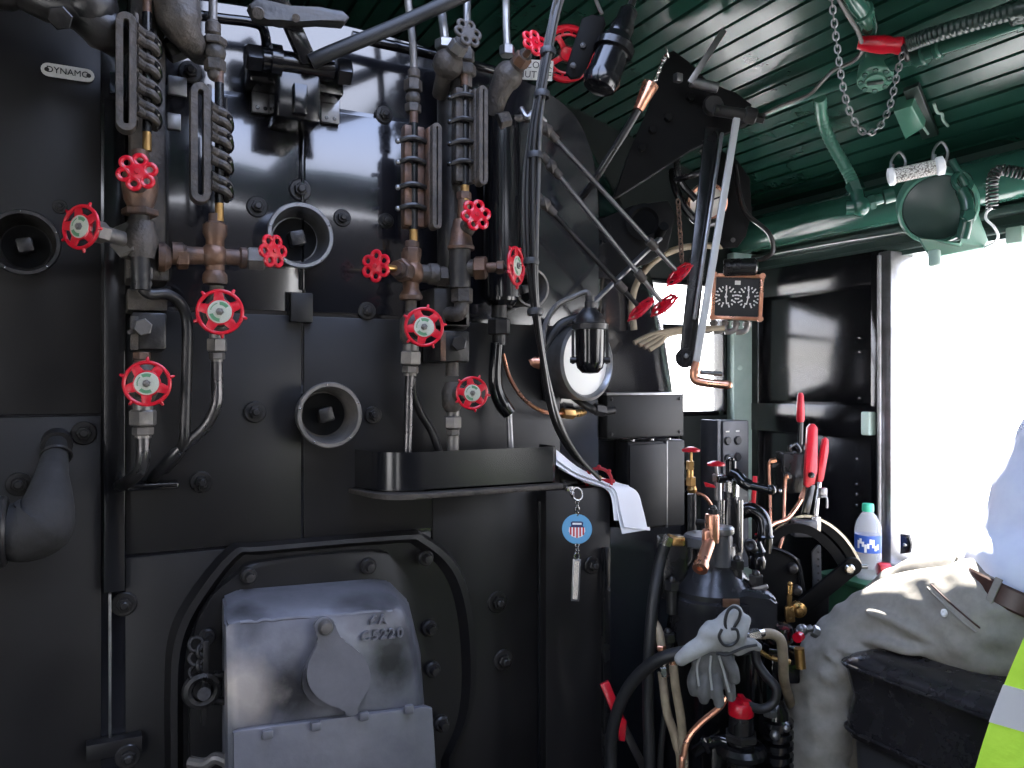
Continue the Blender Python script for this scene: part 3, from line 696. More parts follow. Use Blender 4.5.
# ---- feed pipes above gauge 2
t = thing('feed_pipe', 'grey pipe with stacked hex unions entering the gauge in the blue sheen', 'pipe', bk(215,82,.12))
o = .12
mb = MB(); mb.tube([up(bk(214,-30,o)),bk(214,-30,o),bk(213,0,o),bk(213,30,o)], .0072, 12, 3); mb.build('riser', M['grayiron'], t)
mb = MB(); mb.lathe([(.009,0),(.013,.004),(.013,.02),(.008,.026)], bk(213,36,o),(0,0,1),14); mb.hexa(bk(214,46,o),bk(214,38,o),.021); mb.ball(bk(215,53,o),.018); mb.hexa(bk(215,72,o),bk(215,60,o),.018); mb.ball(bk(215,74,o),.013); mb.build('unions', M['iron'], t)
t = thing('globe_valve_elbow', 'dusty iron elbow at the top edge between the two left gauges', 'pipe fitting', bk(182,45,.14))
mb = MB(); mb.tube([up(bk(172,-30,.14)),bk(172,-30,.14),bk(176,0,.14),bk(180,22,.14),bk(188,38,.13),bk(196,48,.10),bk(200,52,.05)], [.026,.03,.036,.036,.024,.022,.022], 18); mb.build('elbow', M['iron'], t)
mb = MB(); mb.hexa(bk(183,46,.09),bk(166,52,.09),.02); mb.build('side_nut', M['pipe'], t)
t = thing('stop_valve', 'shadowed iron stop valve in the top left corner above the name plate', 'valve', bk(90,55,.12))
mb = MB(); mb.tube([up(bk(-10,-30,.12)),bk(-8,-24,.12),bk(20,-12,.12),bk(50,0,.13),bk(80,12,.14),bk(105,30,.13),bk(120,48,.10)], [.022,.026,.03,.034,.03,.036,.02], 16); mb.ball(bk(90,6,.14),.042); mb.build('valve_body', M['pipe'], t)
mb = MB(); mb.hexa(bk(60,18,.16),bk(60,18,.185),.018); mb.cyl(bk(60,18,.185),bk(60,18,.195),.008); mb.build('cap_nut', M['pipe'], t)
mb = MB(); mb.tube([bk(98,35,.12),bk(92,20,.15),bk(96,2,.15)],.011,10); mb.build('handle', M['pipe'], t)
# ---- lagged elbow lower left
t = thing('lagged_pipe', 'fat grey lagged elbow pipe bending out of the boiler at the left edge', 'pipe', bk(30,555,.17))
mb = MB(); mb.tube([bk(57,441,.0),bk(56,450,.06),bk(52,474,.13),bk(48,504,.165),bk(40,524,.175),bk(22,531,.175),bk(6,531,.175)], [.015,.017,.023,.036,.048,.046,.040], 22); mb.build('lagging', M['lag'], t)
mb = MB(); mb.cyl(bk(57,440,-.01),bk(57,446,.03),.024); mb.build('stub', M['pipe'], t); mb = MB(); mb.torus(bk(56,456,.085),(.05,-.8,-.6),.021,.003,24,6); mb.build('collar', M['pipe'], t)
mb = MB(); mb.lathe([(.048,0),(.052,.004),(.052,.014),(.048,.018)], bk(8,531,.175),(-1,0,0),24); mb.lathe([(.044,0),(.044,.3)], bk(4,531,.175),(-1,0,0),24); mb.build('flange', M['pipe'], t)
# ---- right pair
t = thing('water_column', 'thick dark standpipe between the two right gauges', 'pipe', bk(452,330,.06))
mb = MB(); mb.cyl(bk(452,330,.06),bk(452,55,.06),pc(452,200,.06,15),n=24,bev=.004); mb.build('standpipe', M['pipe'], t)
mb = MB(); mb.boxp(bk(434,326,.10),V((bk(470,300,.10).x,YB-.02,bk(452,288,.10).z)),.004); mb.build('clamp', M['pipe'], t)
a0 = bk(440,362,.115); b0_ = bk(470,331,.115)
mb = MB(); mb.boxp(a0, V((b0_.x,YB-.02,b0_.z)), .005); mb.hexa(bk(459,343,.115),bk(459,343,.135),pc(459,343,.12,8)); mb.build('drain_block', M['pipe'], t)
mb = MB(); mb.boxp(V((a0.x,a0.y-.004,a0.z+.002)),V((a0.x+.011,a0.y,b0_.z-.004)),.001); mb.build('cover_edge', M['rust'], t)
mb = MB(); mb.boxp(bk(444,326,.10),V((bk(468,316,.10).x,YB-.05,bk(468,316,.10).z)),.003); mb.build('cap', M['pipe'], t)
o = .10
t = thing('cross_fitting', 'tan-stained bronze cross under the bronze-backed right gauge', 'pipe fitting', bk(412,303,.1))
r = pc(412,272,o,9); c = bk(412,273,o)
mb = MB(); mb.lathe([(r*1.25,0),(r*1.3,.008),(r*.9,.02),(r*.95,.07),(r*1.1,.082),(r*1.1,.092)], bk(411,300,o),(0,0,1),20); mb.ball(c,r*1.45,18,10); mb.build('cross_body', M['rust'], t)
mb = MB(); mb.hexa(bk(412,257,o),bk(412,248,o),r*1.05); mb.cyl(bk(412,248,o),bk(412,241,o),r*.8,n=14,bev=.002); mb.build('top_nut', M['rust'], t)
mb = MB(); mb.lathe([(r,0),(r,.03),(r*1.2,.034),(r*1.2,.05),(r,.054)], c,(1,-.1,0),18); mb.cyl(c,bk(452,278,.08),r*.9); mb.hexa(bk(434,276,o),bk(446,276,o),r*1.2); mb.build('right_arm', M['iron'], t)
t = thing('side_valve', 'bronze side valve with small red wheel left of the bronze-backed gauge', 'valve', bk(392,280,.12), 'red wheel valves')
a = ang(-47,.0); wc = bk(376,266,.17)
mb = MB(); mb.tube([c, c+a*.03], r*.95, 14, 0); mb.hexa(c+a*.028, c+a*.052, r*1.25); mb.cyl(c+a*.05, c+a*.068, r*.8); mb.build('gland_nut', M['rust'], t)
mb = MB(); mb.cyl(c+a*.06, wc, .006); mb.build('stem', M['brass'], t)
small_wheel(t, wc, a, 15.5, .5)
t = thing('drain_valve', 'drain valve with large red wheel and printed hub above the oil-can tray', 'valve', bk(411,370,.1), 'red wheel valves')
o = .10
mb = MB(); mb.cyl(bk(411,301,o),bk(411,312,o),.011); mb.lathe([(.013,0),(.022,.016),(.022,.05),(.013,.064)], bk(411,346,o),(0,0,1),18); mb.build('valve_body', M['iron'], t)
mb = MB(); bonnet(mb, bk(414,330,o), bk(424,327,.175), .02); mb.build('bonnet', M['iron'], t)
mb = MB(); union(mb, bk(411,344,o), bk(410,376,o), pc(411,360,o,11)); mb.build('union', M['grayiron'], t)
big_wheel(t, bk(424,327,.18), ang(-14,.02), 20, .45)
mb = MB(); mb.tube([bk(410,372,o),bk(409,390,o),bk(408,430,o),bk(407,462,o)], .0085, 12, 4); mb.build('drain_pipe', M['pipebright'], t)
mb = MB(); mb.tube([bk(412,378,.08),bk(413,392,.08),bk(420,412,.075),bk(432,432,.07),bk(440,455,.07)], .008, 12, 5); mb.build('branch_pipe', M['pipe'], t)
# valve with small wheel (476,215)
o = .12
t = thing('gauge_valve', 'rusty bronze valve with small red rosette wheel under the right-hand gauge', 'valve', bk(460,250,.12), 'red wheel valves')
mb = MB(); mb.lathe([(.026,0),(.027,.006),(.023,.012),(.019,.04),(.014,.06)], bk(461,250,o),(0,0,1),20); mb.cyl(bk(463,226,o),bk(464,194,o),.012,n=14); mb.hexa(bk(464,200,o),bk(464,192,o),.015); mb.build('valve_body', M['rust'], t)
mb = MB(); bonnet(mb, bk(465,230,o), bk(476,215,.185), .017); mb.build('bonnet', M['iron'], t)
small_wheel(t, bk(476,215,.19), ang(-2,.12), 15.5, .2)
mb = MB(); mb.cyl(bk(460,250,o),bk(460,288,o),.021,n=18); mb.build('tail_pipe', M['pipe'], t)
t = thing('column_valve', 'sideways valve with red wheel and white hub against the fat black pipe', 'valve', bk(480,285,.13), 'red wheel valves')
a = ang(39,.02); wc = bk(516,266,.19)
mb = MB(); h = bk(474,268,.13); d = (bk(512,267,.17)-h); mb.hexa(h, h+d*.34, .024); mb.cyl(h+d*.3, h+d*.62, .010); mb.hexa(h+d*.6, h+d*.8, .014); mb.build('bonnet', M['rust'], t)
mb = MB(); mb.cyl(h+d*.78, wc, .006); mb.build('stem', M['steel'], t)
mb = MB(); mb.cyl(bk(458,268,.12), h+d*.02, .017); mb.build('valve_body', M['iron'], t)
big_wheel(t, wc, a, 20, .1)
t = thing('elbow_union', 'iron elbow and hex union under the rusty right-hand valve', 'pipe fitting', bk(460,318,.12))
mb = MB(); mb.hexa(bk(462,303,.12),bk(462,288,.12),pc(462,295,.12,11)); mb.tube([bk(462,300,.12),bk(461,309,.12),bk(457,314,.115),bk(446,314,.09)],.015,14); mb.build('elbow', M['iron'], t)
t = thing('drain_valve', 'drain valve with red wheel, lowest of all over the oil-can tray', 'valve', bk(453,450,.1), 'red wheel valves')
o = .09
mb = MB(); mb.cyl(bk(452,358,o),bk(452,376,o),.013); mb.lathe([(.013,0),(.02,.012),(.021,.04),(.013,.06)], bk(452,412,o),(0,0,1),18); mb.build('valve_body', M['iron'], t)
mb = MB(); bonnet(mb, bk(456,394,o), bk(472,393,.165), .018); mb.build('bonnet', M['iron'], t)
mb = MB(); union(mb, bk(453,410,o), bk(453,438,o), pc(453,424,o,9)); mb.cyl(bk(453,436,o),bk(453,458,o),.012); mb.build('union', M['grayiron'], t)
big_wheel(t, bk(472,393,.17), ang(-8,.0), 16.8, .2)
# fat black pipe and its tail
t = thing('blower_pipe', 'fat glossy black pipe right of the right-hand gauge, narrowing to a thin drop pipe', 'pipe', bk(500,300,.07))
mb = MB(); mb.cyl(bk(503,298,.06),bk(501,120,.06),pc(501,220,.06,19),n=26); mb.lathe([(.026,0),(.034,.01),(.036,.05),(.030,.055)], bk(501,306,.06),(0,0,1),22); mb.build('pipe', M['gloss'], t)
mb = MB(); mb.cyl(bk(499,318,.06),bk(499,304,.06),.016); mb.hexa(bk(499,335,.06),bk(499,319,.06),.024); mb.cyl(bk(499,345,.06),bk(499,334,.06),.015); mb.build('union', M['pipe'], t)
mb = MB(); mb.tube([bk(497,343,.06),bk(495,375,.06),bk(497,392,.06),bk(503,405,.06),bk(509,413,.06)],[.014,.014,.015,.017,.015],14); mb.build('tail_pipe', M['gloss'], t)
mb = MB(); mb.cyl(bk(509,413,.06),bk(511,458,.06),.0065); mb.build('drop_rod', M['dullsteel'], t)
t = thing('drip_line', 'thin copper tube curling from the black drop pipe to the brass fitting', 'tube', bk(530,415,.02))
mb = MB(); mb.tube([bk(503,354,.04),bk(510,378,.04),bk(525,400,.05),bk(545,412,.05),bk(568,413,.03)], .0045, 10); mb.build('tube', M['copper'], t)
mb = MB(); mb.hexa(bk(562,413,.035),bk(573,414,.025),.012); mb.cyl(bk(572,414,.02),bk(600,410,-.05),.009); mb.build('brass_fitting', M['brass'], t)
# top elbows with wheels
t = thing('angle_valve', 'grey angle valve with grey handwheel at the top over the right gauges', 'valve', bk(450,75,.14))
o = .12
mb = MB(); mb.tube([up(bk(438,-20,o)),bk(438,-20,o),bk(442,15,o),bk(445,40,o)], .0085, 10, 3); mb.hexa(bk(445,50,o),bk(445,40,o),.02); mb.build('riser', M['dullsteel'], t)
mb = MB(); mb.ball(bk(448,64,o),.030,20,12); mb.tube([bk(448,62,o),bk(458,48,.15),bk(463,41,.17)],[.018,.018,.014],14,3); mb.tube([bk(448,64,o),bk(443,80,.10),bk(440,95,.07)],[.022,.016,.016],14,3); mb.build('valve_body', M['iron'], t)
mb = MB(); mb.hexa(bk(455,52,.15),bk(461,43,.165),.018); mb.cyl(bk(460,45,.16),bk(468,33,.19),.007); mb.build('bonnet', M['grayiron'], t)
small_wheel(t, bk(468,33,.195), ang(8,.25), 15, .1, True)
t = thing('feed_pipe', 'grey pipe with stacked unions entering the bronze-backed right gauge', 'pipe', bk(412,120,.1))
o = .10
mb = MB(); mb.tube([up(bk(407,-20,o)),bk(407,-20,o),bk(409,10,o),bk(413,45,o),bk(414,72,o)], .0072, 12, 3); mb.build('riser', M['grayiron'], t)
mb = MB(); mb.lathe([(.008,0),(.012,.005),(.012,.018),(.008,.022)], bk(414,80,o),(0,0,1),14); mb.hexa(bk(413,92,o),bk(413,80,o),.018); mb.ball(bk(413,98,o),.015); mb.hexa(bk(413,113,o),bk(413,104,o),.016); mb.build('unions', M['iron'], t)
t = thing('feed_pipe', 'grey pipe dropping behind the grey handwheel into the right-hand gauge', 'pipe', bk(466,85,.12))
o = .12
mb = MB(); mb.tube([up(bk(467,-20,o)),bk(467,-20,o),bk(467,10,o),bk(467,50,o)], .0078, 12, 3); mb.build('riser', M['dullsteel'], t)
mb = MB(); mb.hexa(bk(466,62,o),bk(466,50,o),.017); mb.hexa(bk(466,76,o),bk(466,65,o),.02); mb.cyl(bk(466,88,o),bk(466,76,o),.012); mb.build('unions', M['iron'], t)
t = thing('angle_valve', 'grey angle valve with red rosette wheel beside the hanging cables', 'valve', bk(510,100,.13), 'red wheel valves')
o = .11
mb = MB(); mb.tube([up(bk(506,-20,o)),bk(506,-20,o),bk(506,20,o),bk(507,45,o)], .0078, 10, 3); mb.hexa(bk(507,56,o),bk(507,46,o),.016); mb.build('riser', M['dullsteel'], t)
mb = MB(); mb.ball(bk(508,76,o),.030,20,12); mb.tube([bk(506,78,o),bk(498,95,.09),bk(492,115,.07)],[.026,.022,.02],14,3); mb.tube([bk(510,74,o),bk(520,62,.14),bk(526,54,.165)],[.018,.017,.013],14,3); mb.build('valve_body', M['iron'], t)
mb = MB(); mb.hexa(bk(519,64,.14),bk(525,55,.16),.018); mb.cyl(bk(524,57,.16),bk(535,43,.2),.007); mb.build('bonnet', M['rust'], t)
small_wheel(t, bk(535,43,.205), ang(4,.35), 14.5, .4)
# little lever cock right of the elbow
t = thing('test_cock', 'small iron test cock left of the hanging cables', 'valve', bk(508,125,.1))
mb = MB(); mb.hexa(bk(497,122,.09),bk(508,120,.09),.02); mb.cyl(bk(508,120,.09),bk(526,117,.09),.008); mb.ball(bk(527,117,.09),.012); mb.build('cock_body', M['iron'], t)
mb = MB(); mb.tube([bk(521,108,.09),bk(527,117,.10),bk(535,112,.10),bk(545,122,.09)],.006,8); mb.build('cock_handle', M['dullsteel'], t)
# ================================================================== ROD BRACKET AND RODS AT THE TOP
t = thing('throttle_bracket', 'heavy black bracket with hex-ended shaft bolted high on the boiler', 'bracket', bk(300,120,.05))
o = .09
mb = MB(); mb.cyl(bk(262,60,o),bk(332,70,o),pc(300,65,o,12),n=22); mb.hexa(bk(245,57,o),bk(262,59,o),pc(250,58,o,14)); mb.hexa(bk(335,71,o),bk(350,73,o),pc(340,72,o,14)); mb.lathe([(pc(275,60,o,17),0),(pc(275,60,o,17),.018)], bk(270,61,o),(1,0,0),24); mb.build('shaft', M['gloss'], t)
mb = MB(); mb.boxp(bk(277,116,.10),V((bk(321,80,.1).x,YB-.008,bk(300,60,.1).z)),.006); mb.boxp(V((bk(247,90,.04).x,YB-.07,bk(260,88,.04).z)),V((bk(340,90,.04).x,YB-.008,bk(300,62,.04).z)),.006); mb.boxp(V((bk(292,100,.10).x,YB-.115,bk(300,116,.1).z)),V((bk(306,100,.10).x,YB-.10,bk(300,86,.1).z)),.003); mb.build('body', M['gloss'], t)
for a_, b_, c_, d_ in ((252,270,93,112),(321,339,99,122)):
    mb = MB(); p = bk(a_,d_,.012); q = bk(b_,c_,.012); mb.boxp(V((p.x,YB-.016,p.z)),V((q.x,YB-.006,q.z)),.001)
    mb.build('foot', M['dullsteel'], t)
    for x in (.28,.72):
        mb = MB(); mb.lathe([(.004,0),(.003,.002)], V((p.x+(q.x-p.x)*x,YB-.016,p.z+.009)),(0,-1,0),10); mb.build('foot_screw', M['gloss'], t)
t = thing('reach_rod', 'thick black rod running from the bracket up to the top edge', 'rod', bk(312,58,.12))
mb = MB(); mb.tube([bk(311,62,.12),bk(330,53,.13),bk(400,24,.15),bk(500,-22,.17),bk(620,-80,.12)], .0135, 14, 4); mb.build('rod', M['boxblack'], t)
t = thing('throttle_rod', 'black arm leaning up and left from the bracket to a clamp', 'rod', bk(311,60,.11))
mb = MB(); mb.bar(bk(309,64,.11),bk(286,12,.12),.030,.022,V((1,0,0)),.004); mb.bar(bk(286,14,.12),bk(268,-16,.13),.03,.02,V((1,0,0)),.004); mb.build('arm', M['gloss'], t)
t = thing('clamp_link', 'dark flat link bar with rounded end over the black bracket', 'link', bk(300,22,.16))
mb = MB(); q = []
for x,y in ((249,4),(258,-4),(275,2),(290,8),(320,7),(343,10),(350,17),(345,23),(320,20),(296,19),(282,22),(268,17),(255,16)): q.append(bk(x,y,.16))
mb.prism(q, (0,.03,0), .004); mb.build('link', M['pipe'], t)
mb = MB(); mb.cyl(bk(258,13,.165),bk(258,13,.175),.011,n=14,bev=.002); mb.cyl(bk(296,18,.165),bk(296,18,.175),.007,n=12); mb.build('pivot', M['iron'], t)
t = thing('grab_rail', 'black rail bending into the boiler left of the bracket', 'rail', bk(230,35,.05))
mb = MB(); mb.tube([bk(196,15,.06),bk(225,19,.06),bk(250,22,.06),bk(262,27,.06),bk(266,40,.05),bk(266,52,.03)], .009, 12); mb.build('rail', M['gloss'], t)
t = thing('grab_rail', 'black rail passing behind the right-hand feed pipes at the top', 'rail', bk(400,55,.03))
mb = MB(); mb.tube([bk(352,36,.05),bk(380,43,.05),bk(430,54,.05),bk(500,72,.03)], .010, 12, 4); mb.build('rail', M['gloss'], t)
# ================================================================== TRAY WITH KEYS AND PAPERS
t = thing('oil_can_tray', 'black steel tray with rounded corner, fixed under the right-hand drain pipes', 'tray', bk(470,490,.07))
o = .125
zt = bk(470,450,o).z; zb = bk(470,488,o).z
def fillet(S_, C_, E_, k=10):
    return [S_*(1-u)*(1-u)+C_*2*u*(1-u)+E_*u*u for u in [i/k for i in range(k+1)]]
S0 = V((bk(354,444,.0).x, YB-.006, 0)); C0 = V((bk(386,452,o).x, YB-o, 0)); E0 = V((bk(558,452,o).x, YB-o, 0))
path = [S0]+fillet(S0+(C0-S0)*.45, C0, C0+V((.075,0,0)))+[E0-V((.012,0,0)), E0+V((0,.012,0)), V((E0.x, YB-.05, 0))]; A = path
def shell(path, z0, z1, t_):
    P = [V((p.x,p.y,0)) for p in path]; R = []
    for i,p in enumerate(P):
        d = (P[min(i+1,len(P)-1)]-P[max(i-1,0)]).normalized(); n = V((-d.y,d.x,0))
        R.append([p+UP*z0, p+UP*z1, p+n*t_+UP*z1, p+n*t_+UP*z0])
    return R
mb = MB(); mb.rings(shell(path, zb, zt, .003)); mb.build('tray_wall', M['jacket2'], t)
mb = MB(); mb.prism([V((p.x,p.y,zb)) for p in path]+[V((A[-1].x,YB-.046,zb))], (0,0,.003)); mb.build('tray_floor', M['jacket'], t)
S1 = V((bk(348,470,.004).x, YB-.006, 0)); C1 = V((bk(386,495,.152).x, YB-.152, 0)); E1 = V((bk(566,487,.15).x, YB-.152, 0))
lip = [S1]+fillet(S1+(C1-S1)*.55, C1, C1+V((.06,0,0)))+[E1-V((.01,0,0)), E1+V((0,.012,0)), V((E1.x, YB-.05, 0))]
mb = MB(); mb.prism([V((p.x,p.y,zb-.011)) for p in lip], (0,0,.010), .003); mb.build('shelf_lip', M['iron'], t)
hk = bk(568,487,.155)
t = thing('key_chain', 'key chain with a blue round fob and silver tag hanging off the tray corner', 'key chain', bk(576,602,.14))
o = .15
def chain(mb, p0, p1, n, r, w):
    for k in range(n):
        c_ = p0+(p1-p0)*((k+.5)/n); d = (p1-p0).normalized()
        x, y, _ = frame(d); s_ = x if k % 2 else y; L = (p1-p0).length/n*.72
        mb.tube([c_+d*L+s_*0, c_+d*L*.5+s_*r, c_-d*L*.5+s_*r, c_-d*L, c_-d*L*.5-s_*r, c_+d*L*.5-s_*r, c_+d*L], w, 6, 4, closed=True)
mb = MB(); mb.torus(bk(572,492,o),(.6,-.6,.2),.010,.0028,20,6); mb.torus(bk(577,494,o),(.1,-1,.3),.013,.0025,22,6); mb.box(bk(569,489,o),(.018,.008,.012),None,.003); chain(mb, bk(577,500,o), bk(577,515,o), 4, .004, .0016); mb.build('split_rings', M['steel'], t)
p = bk(577,529,o); R = m_px(p,15); nv = to_eye(p); nv = V((nv.x,nv.y,0)).normalized(); hx = V((-nv.y,nv.x,0)); hx = hx if hx.dot(RT) > 0 else -hx
mb = MB(); mb.lathe([(R*.96,-.0015),(R,-.0005),(R,.0005),(R*.96,.0015)], p, nv, 36); fob = mb.build('fob', M['fobblue'], t)
def fobshape(L, mat_, o_):
    mb = MB(); mb.prism([p+nv*o_+hx*(x*R)+UP*(z*R) for x,z in L], nv*.0006); return mb.build('emblem', mat_, fob)
fobshape([(-.52,.12),(-.38,.22),(-.42,.44),(-.30,.52),(.30,.52),(.42,.44),(.38,.22),(.52,.12)], M['navy'], .0016)
fobshape([(-.30,.30),(.30,.30),(.30,.42),(-.30,.42)], M['whiteprint'], .0021)
fobshape([(-.52,.12),(-.55,-.15),(-.35,-.48),(0,-.60),(.35,-.48),(.55,-.15),(.52,.12)], M['whiteprint'], .0016)
for x in (-.42,-.21,0,.21,.42):
    b_ = -.58+abs(x)*.5; fobshape([(x-.055,.12),(x-.055,b_),(x+.055,b_),(x+.055,.12)], M['redprint'], .0021)
mb = MB(); chain(mb, bk(577,544,o), bk(577,553,o), 3, .0035, .0015); mb.torus(bk(577,556,o),(0,-1,0),.0065,.0018,16,6); mb.build('chain', M['steel'], t)
mb = MB(); a = bk(577,559,o); b = bk(575,601,o); mb.bar(a, b, .017, .004, hx, .001); tg = mb.build('tag', M['dullsteel'], t)
mb = MB(); mb.bar(a+nv*.0022+(b-a)*.05, b+nv*.0022-(b-a)*.05, .010, .0006, hx); mb.build('engraved_strip', M['steel'], tg)
t = thing('paper_sheets', 'stack of white papers drooping over the apron top beside the tray', 'papers', bk(630,530,.03))
def sheet(L0, L1, name, dz=0):
    # L0/L1: matching edges as (px,py,off)
    mb = MB(); a = catmull([bk(*q)+UP*dz for q in L0], 6); b = catmull([bk(*q)+UP*dz for q in L1], 6); R = []
    for p, q in zip(a,b):
        n = V((0,-.0008,.0012)); R.append([p, q, q+n, p+n])
    mb.rings(R); return mb.build(name, M['paper'], t)
sheet([(556,465,.055),(575,477,.055),(600,486,.056),(612,492,.058),(616,510,.06),(622,534,.062)], [(556,450,.01),(582,470,.01),(618,483,.01),(638,489,.01),(643,505,.012),(647,530,.014)], 'sheet')
sheet([(557,462,.052),(577,475,.052),(602,484,.054),(615,492,.057),(620,512,.06),(624,529,.062)], [(558,455,.012),(584,473,.012),(616,485,.012),(640,492,.010),(646,510,.012),(650,532,.014)], 'sheet', .003)
sheet([(558,468,.050),(585,482,.050),(604,488,.054),(611,497,.06),(614,520,.063)], [(560,461,.02),(592,480,.02),(622,490,.02),(636,497,.016),(640,522,.018)], 'sheet', -.001)
# ================================================================== CENTRE: CABLES, RODS, THROTTLE, GAUGES
def pa(L): return [at(*q) for q in L]
# hanging cables tied in a bundle
CB = [(563,-25,1.42),(553,20,1.42),(544,80,1.42),(537,130,1.42),(533,180,1.42),(531,240,1.42),(534,300,1.43),(545,365,1.46),(557,420,1.52),(575,455,1.62),(597,476,1.72)]
cab = [(-4,.0,'cable','black cable, leftmost strand of the tied hanging bundle','cable'),(0,-.008,'cable','black cable at the front of the tied hanging bundle','cable'),(4,.0,'cable','grey cable on the outer side of the tied hanging bundle','cablegrey'),(1,.010,'cable','black cable at the rear of the tied hanging bundle','cable')]
for i,(dx,dd,nm,lb,mm) in enumerate(cab):
    P = [at(x+dx*(1 if y < 330 else .8)+(2.2*math.sin(k*1.3+i) if 0 < k < 10 else 0), y+(dx*.9 if y > 330 else 0), d+dd) for k,(x,y,d) in enumerate(CB)]; P = [up(P[0])]+P
    mb = MB(); mb.tube(P, .0046 if i != 2 else .0038, 8, 6); o = mb.build(nm, M[mm]); tag(o, lb, 'cable', 'cables in the hanging bundle')
for k,(x,y) in enumerate(((548,52),(542,95),(535,156),(531,262),(535,312))):
    mb = MB(); c = at(x,y,1.42); mb.torus(c, (.05,.1,1), .0125, .0022, 18, 6, 3); o = mb.build('cable_tie', M['plasticblack'])
    tag(o, ['topmost black tie round the hanging cables','black tie round the cables level with the red angle-valve wheel stem','black tie round the cables level with the rod ends','black tie round the cables just beside the sideways red wheel','lowest black tie round the hanging cables'][k], 'cable tie', 'ties on the hanging cables')
mb = MB(); mb.tube([up(at(560,-25,1.40))]+pa([(560,-25,1.40),(546,40,1.43),(532,120,1.43),(525,170,1.43),(524,210,1.43),(526,255,1.43),(534,310,1.43)]), .0034, 8); o = mb.build('cable', M['cablegrey']); tag(o, 'single grey cable hanging loose just left of the bundle', 'cable')
# ---- three long valve rods with red handles
rods = [((547,130,1.66),(679,274,1.80),(679,274),'upper'),((551,166,1.66),(664,305,1.78),(665,306),'mid'),((545,204,1.66),(641,309,1.74),(642,310),'low')]
lbs = ['long thin rod whose red wheel is highest, beside the black throttle lever','long thin rod whose red wheel sits against the window glare','long thin rod whose red wheel is nearest the black lamp canister']
for (a,b,_,_2),lb in zip(rods,lbs):
    A = at(*a); Bp = at(*b); d = (Bp-A).normalized()
    t = thing('valve_rod', lb, 'valve rod', Bp, 'red-wheeled extension rods')
    mb = MB(); mb.cyl(A, Bp, .0052, n=12); mb.build('rod', M['dullsteel'] if a[1] < 200 else M['pipe'], t)
    mb = MB(); mb.ball(A, .013); mb.cyl(A-d*.03, A+d*.03, .009, n=12); mb.torus(A, (.8,-.4,.2), .013, .004, 16, 6); mb.build('universal_joint', M['iron'], t)
    mb = MB(); c = A+(Bp-A)*.78; mb.cyl(c-d*.014, c+d*.014, .010, n=12, bev=.002); mb.build('guide_collar', M['iron'], t)
    w_ = inst(WB, 'handwheel', t, Bp, d, .034, .4); sub(WBN, 'wheel_nut', w_)
t = thing('rod_guide', 'slanting steel strap that carries the three long valve rods', 'strap', at(615,290,1.74))
mb = MB(); mb.bar(at(573,322,1.74), at(660,238,1.80), .018, .006, V((1,.3,1)), .001); mb.build('strap', M['dullsteel'], t)
for x,y in ((580,316),(652,246)):
    mb = MB(); p = at(x,y,1.735 if x < 600 else 1.785); mb.hexa(p, p+to_eye(p)*.014, .009); mb.build('strap_bolt', M['pipe'], t)
# ---- sign behind the cables
c = at(535,70,1.78); sg = thing('sign_plate', 'white plate lettered COCK SHUT OFF behind the hanging cables', 'sign', c)
n = to_eye(c); X = UP.cross(n).normalized(); X = X if X.dot(RT) > 0 else -X; X = (X-UP*.07).normalized(); U = n.cross(X).normalized()
mb = MB(); mb.box(c, (m_px(c,36), m_px(c,19), .003), (X,U,n), .001); mb.build('plate', M['plate'], sg)
for k,s_ in enumerate(('L COCK','SHUT OFF')): text('lettering', s_, m_px(c,9), c+n*.002+U*m_px(c,4.4-k*9), X, U, M['ink'], sg, spacing=1.05)
# ---- large red wheel behind the lantern bracket
t = thing('steam_valve', 'large open-spoked red handwheel half hidden behind the lantern bracket', 'valve', at(566,80,1.78))
c = at(567,54,1.78); n = to_eye(c); R = m_px(c,28)
mb = MB(); mb.torus(c, n, R*.86, R*.12, 44, 10); x, y, _ = frame(n)
mb.torus(c, n, R*.64, R*.05, 36, 8)
for k in range(14):
    a = 2*PI*k/14; mb.cyl(c+(x*math.cos(a)+y*math.sin(a))*R*.62, c+(x*math.cos(a)+y*math.sin(a))*R*.84, R*.05, n=8)
for k in range(4):
    a = 2*PI*k/4+.5; mb.bar(c, c+(x*math.cos(a)+y*math.sin(a))*R*.7, R*.2, R*.1, n.cross(x*math.cos(a)+y*math.sin(a)), .002)
mb.lathe([(R*.24,-.012),(R*.26,.0),(R*.22,.014),(.001,.016)], c, n, 20); mb.build('handwheel', M['red'], t)
mb = MB(); mb.cyl(c, c-n*.10, .009); mb.hexa(c-n*.06, c-n*.12, .024); mb.build('stem', M['pipe'], t)
# ---- black lantern
t = thing('inspection_lamp', 'black cylindrical lamp hanging tilted under its cable at the top', 'lamp', at(598,92,1.62))
T0 = at(630,8,1.62); T1 = at(598,90,1.60); d = T1-T0; L = d.length; s_ = L/88
mb = MB(); mb.lathe([(6*s_,0),(9*s_,4*s_),(9*s_,14*s_),(11.5*s_,20*s_),(11.5*s_,30*s_),(16*s_,36*s_),(17*s_,46*s_),(15.5*s_,48*s_),(16.5*s_,72*s_),(18*s_,78*s_),(15*s_,86*s_),(8*s_,90*s_),(.001,91*s_)], T0, d, 28); mb.build('lamp_body', M['gloss'], t)
mb = MB(); mb.lathe([(16*s_,40*s_),(19.5*s_,41*s_),(19.5*s_,48*s_),(16*s_,49*s_)], T0, d, 14); mb.build('collar', M['black'], t)
mb = MB(); mb.cyl(T0+d*.80+RT*.02, T0+d*.80+RT*.034, .006); mb.cyl(T0+d*.95-RT*.008, T0+d*.95+RT*.026, .008); mb.build('clasp', M['steel'], t)
